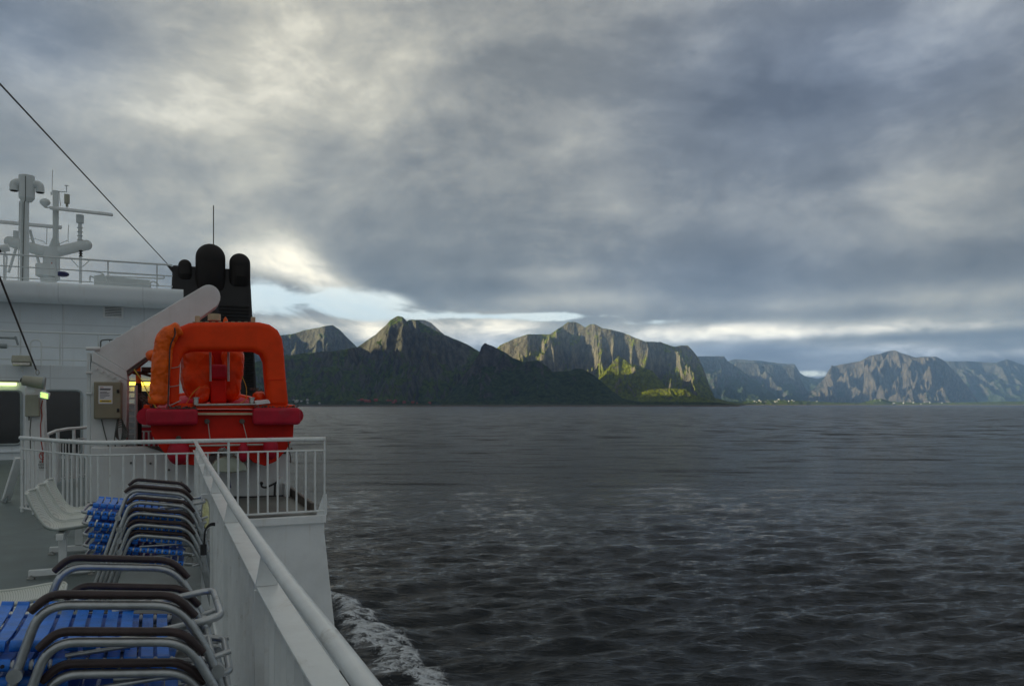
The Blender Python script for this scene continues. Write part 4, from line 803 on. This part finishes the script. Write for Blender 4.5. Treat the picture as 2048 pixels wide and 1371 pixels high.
# ladder, dark post between column and boat
la = thing('davit_ladder', 'narrow grey ladder between the davit column and the lifeboat', 'ladder', PY(262, 895, 15.0)); b = MB()
for x_ in (255, 272): b.cyl(PY(x_, 770, 15), PY(x_, 930, 15), .025, n=8)
b.build('side_rail', 'davit', la); b = MB(); [b.cyl(PY(255, 772 + i * 12, 15), PY(272, 772 + i * 12, 15), .016, n=6) for i in range(11)]; b.build('rungs', 'davit', la)
MB().bx(PY(253, 800, 16.5).x, PY(274, 800, 16.5).x, 16.5, 16.6, DK, PY(253, 808, 16.5).z).build('back_panel', 'gasket', la)
MB().cyl(PY(277, 766, 15.2), PY(277, 930, 15.2), .055, n=12).build('rubber_post', 'rubber', la); MB().cyl(PY(276, 728, 15.2), PY(277, 768, 15.2), .045, n=12).build('orange_post', 'cover', la)
b = MB(); b.tube([PY(252, 740, 14.4), PY(275, 747, 15), PY(300, 742, 15), PY(318, 738, 15)], .03, 8); b.tube([PY(252, 742, 14.4), PY(280, 745, 15), PY(318, 756, 15)], .025, 8); b.box(PY(302, 738, 15), (.3, .12, .07)); tag(b.build('hydraulic_hose', 'chain'), 'dark hydraulic hoses between the davit and the orange boat', 'hose')
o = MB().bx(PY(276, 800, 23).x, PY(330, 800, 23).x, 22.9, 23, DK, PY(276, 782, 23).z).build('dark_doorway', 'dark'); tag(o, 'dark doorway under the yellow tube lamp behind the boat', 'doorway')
# ------------------------------------------------------------------ lifeboat
YS = 13.2
bt = thing('rescue_boat', 'orange and crimson rescue boat stowed stern first behind the railing', 'boat', PY(440, 930, YS + 1))
sec = fpoly([(299, 822), (303, 868), (318, 892), (340, 918), (362, 928), (392, 930), (412, 918), (425, 903), (465, 903), (490, 908), (507, 924), (530, 931), (552, 922), (572, 900), (586, 876), (589, 822)], YS)
cxm = PY(444, 850, YS).x; zk = PY(444, 822, YS).z; rs = []
for yq, wq, dq, lift in ((0, 1, 1, 0), (2.5, 1.02, 1.0, 0), (4.2, .95, .95, .02), (5.4, .70, .8, .1), (6.2, .32, .55, .22), (6.5, .05, .3, .3)):
    rs.append([V(cxm + (p_.x - cxm) * wq, YS + yq, zk + (p_.z - zk) * dq + lift) for p_ in sec])
MB().rings(rs).build('hull', 'red', bt, bevel=.02)
# deck, inner bulwark
b = MB(); b.rings([[V(cxm + s_ * wq * 1.14, YS + yq, zk + .0 + l_), V(cxm + s_ * wq * 1.14, YS + yq, zk + .10 + l_), V(cxm + s_ * wq * 1.02, YS + yq, zk + .10 + l_), V(cxm + s_ * wq * 1.02, YS + yq, zk + l_)] for s_, yq, wq, l_ in [(-1, 0, 1, 0), (-1, 2.5, 1, .05), (-1, 4.2, .93, .12), (-1, 5.6, .6, .25), (-1, 6.4, .1, .35), (1, 6.4, .1, .35), (1, 5.6, .6, .25), (1, 4.2, .93, .12), (1, 2.5, 1, .05), (1, 0, 1, 0)]]); b.build('bulwark', 'orange', bt, bevel=.02)
b = MB(); b.prism(fpoly([(340, 806), (575, 806), (580, 816), (335, 816)], YS + .02), (0, 3.2, 0)); b.build('stern_deck', 'orange', bt, bevel=.02)
# fenders: two crimson blocks on the stern, the left one wrapping round the side
def lump_block(x0, y0, x1, y1, Y0, Y1, name='fender', m='crimson', r=.06):
    p, q = PY(x0, y0, Y0), PY(x1, y1, Y0); o = MB().bx(p.x, q.x, Y0, Y1, q.z, p.z).build(name, m, bt, bevel=r); o.modifiers['bevel'].segments = 4; return o
lump_block(291, 816, 396, 850, YS - .28, YS + .10); lump_block(507, 815, 602, 849, YS - .28, YS + .12)
p = PY(288, 833, YS - .2); q = PY(596, 832, YS - .1)
for x_, s_ in ((p.x + .02, -1), (q.x - .04, 1)):
    b = MB(); b.tube([V(x_, YS - .1, p.z), V(x_, YS + 2.5, p.z + .02), V(x_ - s_ * .15, YS + 4.2, p.z + .1), V(x_ - s_ * .55, YS + 5.5, p.z + .25), V(cxm, YS + 6.45, p.z + .35)], .13, 16); b.build('side_fender', 'crimson', bt)
MB().beam(PY(395, 827, YS - .06), PY(508, 827, YS - .06), .05, .035).build('stern_bar', 'cream', bt)
MB().cyl(PY(392, 809.5, YS - .05), PY(512, 808, YS - .05), .02, n=10).build('top_rod', 'steel', bt)
for x_ in (391.5, 503.5):
    b = MB(); b.cyl(PY(x_, 809, YS), PY(x_, 796, YS), .045, .04, n=14); b.cyl(PY(x_, 797, YS), PY(x_, 794, YS), .055, n=14); b.cyl(PY(x_ - 5, 802, YS - .0), PY(x_ + 5, 802, YS), .018, n=8); b.build('bollard', 'steel', bt)
b = MB()
for x_, y_ in ((414, 842), (484, 842), (357, 876)): c = PY(x_, y_, YS - .03); b.cyl(c + V(0, .05, 0), c - V(0, .05, 0), .04, n=14)
b.build('drain_plug', 'brown', bt)
b = MB(); b.cyl(PY(416, 845, YS - .06), PY(421, 885, YS - .06), .007, n=6); b.cyl(PY(486, 845, YS - .06), PY(496, 885, YS - .06), .007, n=6); b.cyl(PY(378, 891, YS - .08), PY(540, 888, YS - .08), .016, n=8); b.build('stern_line', 'rope_w', bt)
for x_, y_, sx, sz in ((357, 905, .165, .19), (487, 904, .085, .16), (541, 895, .12, .19)): MB().ball(PY(x_, y_, YS - .14), 1, (sx, sx, sz), 22).build('ball_fender', 'crimson', bt)
# jet duct drum under the stern
dr = MB(); arc_ = [(458 - 37 * math.cos(a), 942 - 30 * math.sin(a)) for a in np.linspace(0, math.pi, 15)] + [(458 + 27 * math.cos(a), 941 + 4 * math.sin(a)) for a in np.linspace(0, math.pi, 8)]
dr.prism(fpoly(arc_, YS - .12), (0, .3, 0)); dr.build('jet_cowl', 'drum', bt, bevel=.02)
b = MB(); random.seed(9)
for i in range(9): b.box(PY(440 + random.uniform(0, 36), 896 + random.uniform(0, 14), YS - .16), (.07, .05, .05), (random.random(), random.random(), random.random()))
b.build('jet_linkage', 'steel', bt)
b = MB(); b.tube(fpoly([(459, 938), (458, 955), (461, 975)], YS - .1), .012, 6); b.build('teal_line', 'navy', bt)
# self-righting arch
outer = [(338, 812), (340, 690), (346, 668), (358, 653), (378, 645), (400, 643), (518, 643), (540, 648), (556, 659), (565, 676), (568, 696), (572, 750), (578, 812)]
inner = [(537, 812), (532, 750), (530, 722), (523, 707), (508, 700), (384, 700), (368, 706), (361, 720), (359, 760), (358, 812)]
b = MB(); oo = fpoly(outer, YS + .0); ii = fpoly(inner, YS + .0); ring = oo + ii
o = MB(); n = len(ring); o.v = [v.copy() for v in ring] + [v + V(0, .5, 0) for v in ring]
import itertools
no, ni = len(oo), len(ii)
cor = {0: 9, 1: 8, 2: 7, 3: 6, 4: 5, 5: 5, 6: 4, 7: 4, 8: 3, 9: 3, 10: 2, 11: 1, 12: 0}
for i in range(no - 1):
    a, c = no + cor[i], no + cor[i + 1]
    fa = (i, i + 1, c, a) if a != c else (i, i + 1, a); o.f.append(fa); o.f.append(tuple(k + n for k in fa)[::-1])
for i in range(n): j = (i + 1) % n; o.f.append((i, j, j + n, i + n))
ar = o.build('arch', 'orange', bt, bevel=.11); ar.modifiers['bevel'].segments = 6; ar.modifiers['bevel'].angle_limit = R(50)
for x0, y0, x1, y1 in ((420, 641.5, 420, 701), (484, 641.5, 484, 701), (534, 760, 575, 758)):
    MB().beam(PY(x0, y0, YS - .004), PY(x1, y1, YS - .004), .012, .004).build('seam', 'red', bt)
# orange cover sleeve on the left leg of the arch
sp_ = fillet(fpoly([(362, 655), (345, 663), (331, 676), (325, 705), (321, 750), (317, 785), (315, 811)], YS - .1), .1, 4); n = len(sp_)
b = MB(); random.seed(2); b.tube(sp_, [.105 + .035 * min(1, i / 6) + random.uniform(-.011, .011) for i in range(n)], 22)
for v in b.v: v += V(random.uniform(-.007, .007), random.uniform(-.007, .007), random.uniform(-.007, .007))
o = b.build('sleeve_cover', 'cover', bt, sub=2); tx = bpy.data.textures.new('folds', 'CLOUDS'); tx.noise_scale = .08; md = o.modifiers.new('folds', 'DISPLACE'); md.texture = tx; md.strength = .035; md.texture_coords = 'LOCAL'
b = MB(); b.tube(fillet(fpoly([(349, 655), (351, 668), (340, 690), (338, 750), (336, 811)], YS - .22), .1, 4), .010, 6); b.build('lashing', 'cable', bt)
b = MB()
for y_ in (735, 772): b.tube(fpoly([(338, y_ + 1), (348, y_), (358, y_ - 2), (359, y_ - 6)], YS - .02), .007, 6)
b.tube(fpoly([(338, 811), (350, 806), (362, 800)], YS - .04), .01, 6); b.build('white_lashing', 'rope_w', bt)
# covered console, seat back, grab poles
def cover_blob(pts, Y, depth, name, m, seed):
    random.seed(seed); b = MB(); rings = []
    for k in range(7):
        t_ = k / 6; s_ = 1 - .10 * abs(t_ - .5) * 2
        c = sum((PY(x_, y_, Y) for x_, y_ in pts), V(0, 0, 0)) / len(pts)
        rings.append([c + (PY(x_, y_, Y) - c) * s_ + V(random.uniform(-.018, .018), depth * t_, random.uniform(-.018, .018)) for x_, y_ in pts])
    b.rings(rings); o = b.build(name, m, bt, sub=3)
    for sz, st_ in ((.22, .09), (.07, .035)):
        tx = bpy.data.textures.new('folds', 'CLOUDS'); tx.noise_scale = sz; md = o.modifiers.new('folds', 'DISPLACE'); md.texture = tx; md.strength = st_; md.texture_coords = 'LOCAL'
    return o
cover_blob([(366, 688), (400, 684), (440, 685), (470, 684), (491, 688), (491, 740), (486, 775), (480, 800), (440, 806), (390, 800), (370, 780)], YS + 2.0, .9, 'console_cover', 'cover_dark', 7)
cover_blob([(361, 690), (385, 687), (400, 688), (426, 690), (432, 740), (428, 790), (412, 798), (392, 800), (368, 795), (360, 745), (361, 720)], YS + 1.2, .8, 'console_cover', 'cover_dark', 3)
cover_blob([(444, 690), (462, 687), (478, 688), (489, 692), (489, 725), (487, 755), (481, 775), (484, 800), (466, 804), (446, 802), (448, 760), (445, 730)], YS + 1.1, .8, 'console_cover', 'cover_dark', 4)
cover_blob([(396, 772), (424, 765), (424, 806), (392, 806), (390, 790)], YS + .9, .6, 'console_cover', 'cover_dark', 6)
p, q = PY(420, 700, YS + 1.5), PY(458, 806, YS + 1.5); MB().bx(p.x, q.x, YS + 1.5, YS + 1.9, q.z, p.z).build('console', 'red', bt, bevel=.03)
p, q = PY(422, 728, YS + .9), PY(454, 758, YS + .9); MB().bx(p.x, q.x, YS + .9, YS + 1.1, q.z, p.z).build('seat_back', 'crimson', bt, bevel=.04)
p, q = PY(421, 758, YS + .95), PY(453, 806, YS + .95); MB().bx(p.x, q.x, YS + .95, YS + 1.3, q.z, p.z).build('seat_column', 'red', bt, bevel=.03)
for x_ in (420.5, 456.5): MB().cyl(PY(x_, 700, YS + .7), PY(x_ + .5, 762, YS + .7), .018, n=8).build('grab_pole', 'steel', bt)
b = MB(); b.tube(fillet(fpoly([(400, 772), (385, 785), (372, 808)], YS + .4), .1), .007, 6); b.tube(fillet(fpoly([(484, 752), (494, 775), (492, 800), (480, 806)], YS + .4), .1), .007, 6); b.tube(fillet(fpoly([(268, 738), (285, 762), (300, 795), (312, 815)], YS - .2), .1), .009, 6); b.build('yellow_line', 'rope', bt)
# roof fittings
b = MB(); b.cyl(PY(428.5, 641, YS + .25), PY(428.5, 628, YS + .25), .10, n=24); b.build('liferaft_drum', 'cream', bt)
for x0, x1, y0 in ((390, 400, 631), (502.5, 511, 633)): p, q = PY(x0, y0, YS + .2), PY(x1, 645, YS + .2); MB().bx(p.x, q.x, YS + .2, YS + .3, q.z, p.z).build('lifting_eye', 'cream', bt, bevel=.01)
b = MB(); c = PY(451, 643, YS + .2); b.lathe(c, [(.04, -.02), (.035, .03), (.012, .07), (.002, .08)]); b.build('beacon', 'cover', bt)
for i in range(10): MB().box(PY(388 + i * 13, 643.5, YS + .06), (.05, .05, .012)).build('arch_cleat', 'cream', bt)
# black rope netting along the fender tops
random.seed(12); b = MB()
def rope_run(pts, Y0, Y1, n):
    for k in range(n):
        t_ = k / n * (len(pts) - 1); i = int(t_); f_ = t_ - i; x_ = pts[i][0] * (1 - f_) + pts[i + 1][0] * f_; y_ = pts[i][1] * (1 - f_) + pts[i + 1][1] * f_; Yk = Y0 + (Y1 - Y0) * t_ / (len(pts) - 1)
        c = PY(x_, y_, Yk); b.tube([c + V(random.uniform(-.05, .05), random.uniform(-.04, .04), random.uniform(-.035, .035)) for _ in range(4)], .009, 5)
rope_run([(313, 819), (296, 805), (284, 795), (282, 788)], YS - .15, YS + 1.2, 60); rope_run([(340, 816), (395, 816)], YS - .18, YS - .18, 14); rope_run([(512, 815), (598, 814)], YS - .18, YS - .1, 16); rope_run([(575, 808), (548, 790), (500, 775)], YS + .5, YS + 4, 40)
b.tube([PY(323, 818, YS - .25), PY(360, 816, YS - .26), PY(395, 817, YS - .25)], .008, 6); b.build('netting', 'chain', bt)
b = MB(); b.prism(fpoly([(510, 803), (538, 800), (541, 806), (512, 809)], YS - .06), (0, .2, .02)); b.build('folded_cloth', 'paper', bt)
cover_blob([(505, 788), (522, 780), (534, 788), (536, 800), (515, 803)], YS + .3, .5, 'small_cover', 'cover_dark', 8)
o = MB().ball(PY(307, 711, YS + .8), .11, (1.1, 1.6, .9), 16, .05).build('float_cover', 'cover', bt)
b = MB(); b.tube(fpoly([(576, 880), (578, 895), (581, 915), (581, 921)], YS - .05), .010, 6); b.ball(PY(581, 922, YS - .05), .02, n=8); b.ball(PY(583, 897, YS - .05), .02, n=8); b.build('hanging_line', 'chain', bt)
# a smaller railing behind the boat's left side
rb = thing('inner_railing', 'short white railing section under the left side of the boat', 'railing', PY(285, 895, 15.5)); MB().cyl(PY(274, 851, 15.5), PY(330, 851, 15.5), .03, n=10).build('rail', 'white_rail', rb); MB().cyl(PY(274, 862, 15.5), PY(330, 862, 15.5), .012, n=8).build('mid_rail', 'white_rail', rb)
for x_ in (288, 298, 308, 318): MB().cyl(PY(x_, 862, 15.5), PY(x_, 930, 15.5), .018, n=8).build('picket', 'white_rail', rb)
MB().bx(PY(276, 860, 16).x, PY(330, 860, 16).x, 16, 16.05, DK + .3, PY(276, 815, 16).z).build('red_panel', 'crimson', rb)
# ------------------------------------------------------------------ haze
hz = bpy.data.materials.new('haze'); hz.use_nodes = True; t = hz.node_tree; t.nodes.clear(); pv = t.nodes.new('ShaderNodeVolumePrincipled'); oo_ = t.nodes.new('ShaderNodeOutputMaterial')
pv.inputs['Color'].default_value = (.32, .55, 1, 1); pv.inputs['Density'].default_value = 3.7e-5; pv.inputs['Anisotropy'].default_value = .2; t.links.new(pv.outputs[0], oo_.inputs['Volume'])
b = MB(); b.bx(-9500, 19500, -6500, 21800, -17, 1950); ho = b.build('haze', hz, smooth=False); ho.rotation_euler = (0, 0, -TH); tag(ho, kind='stuff')
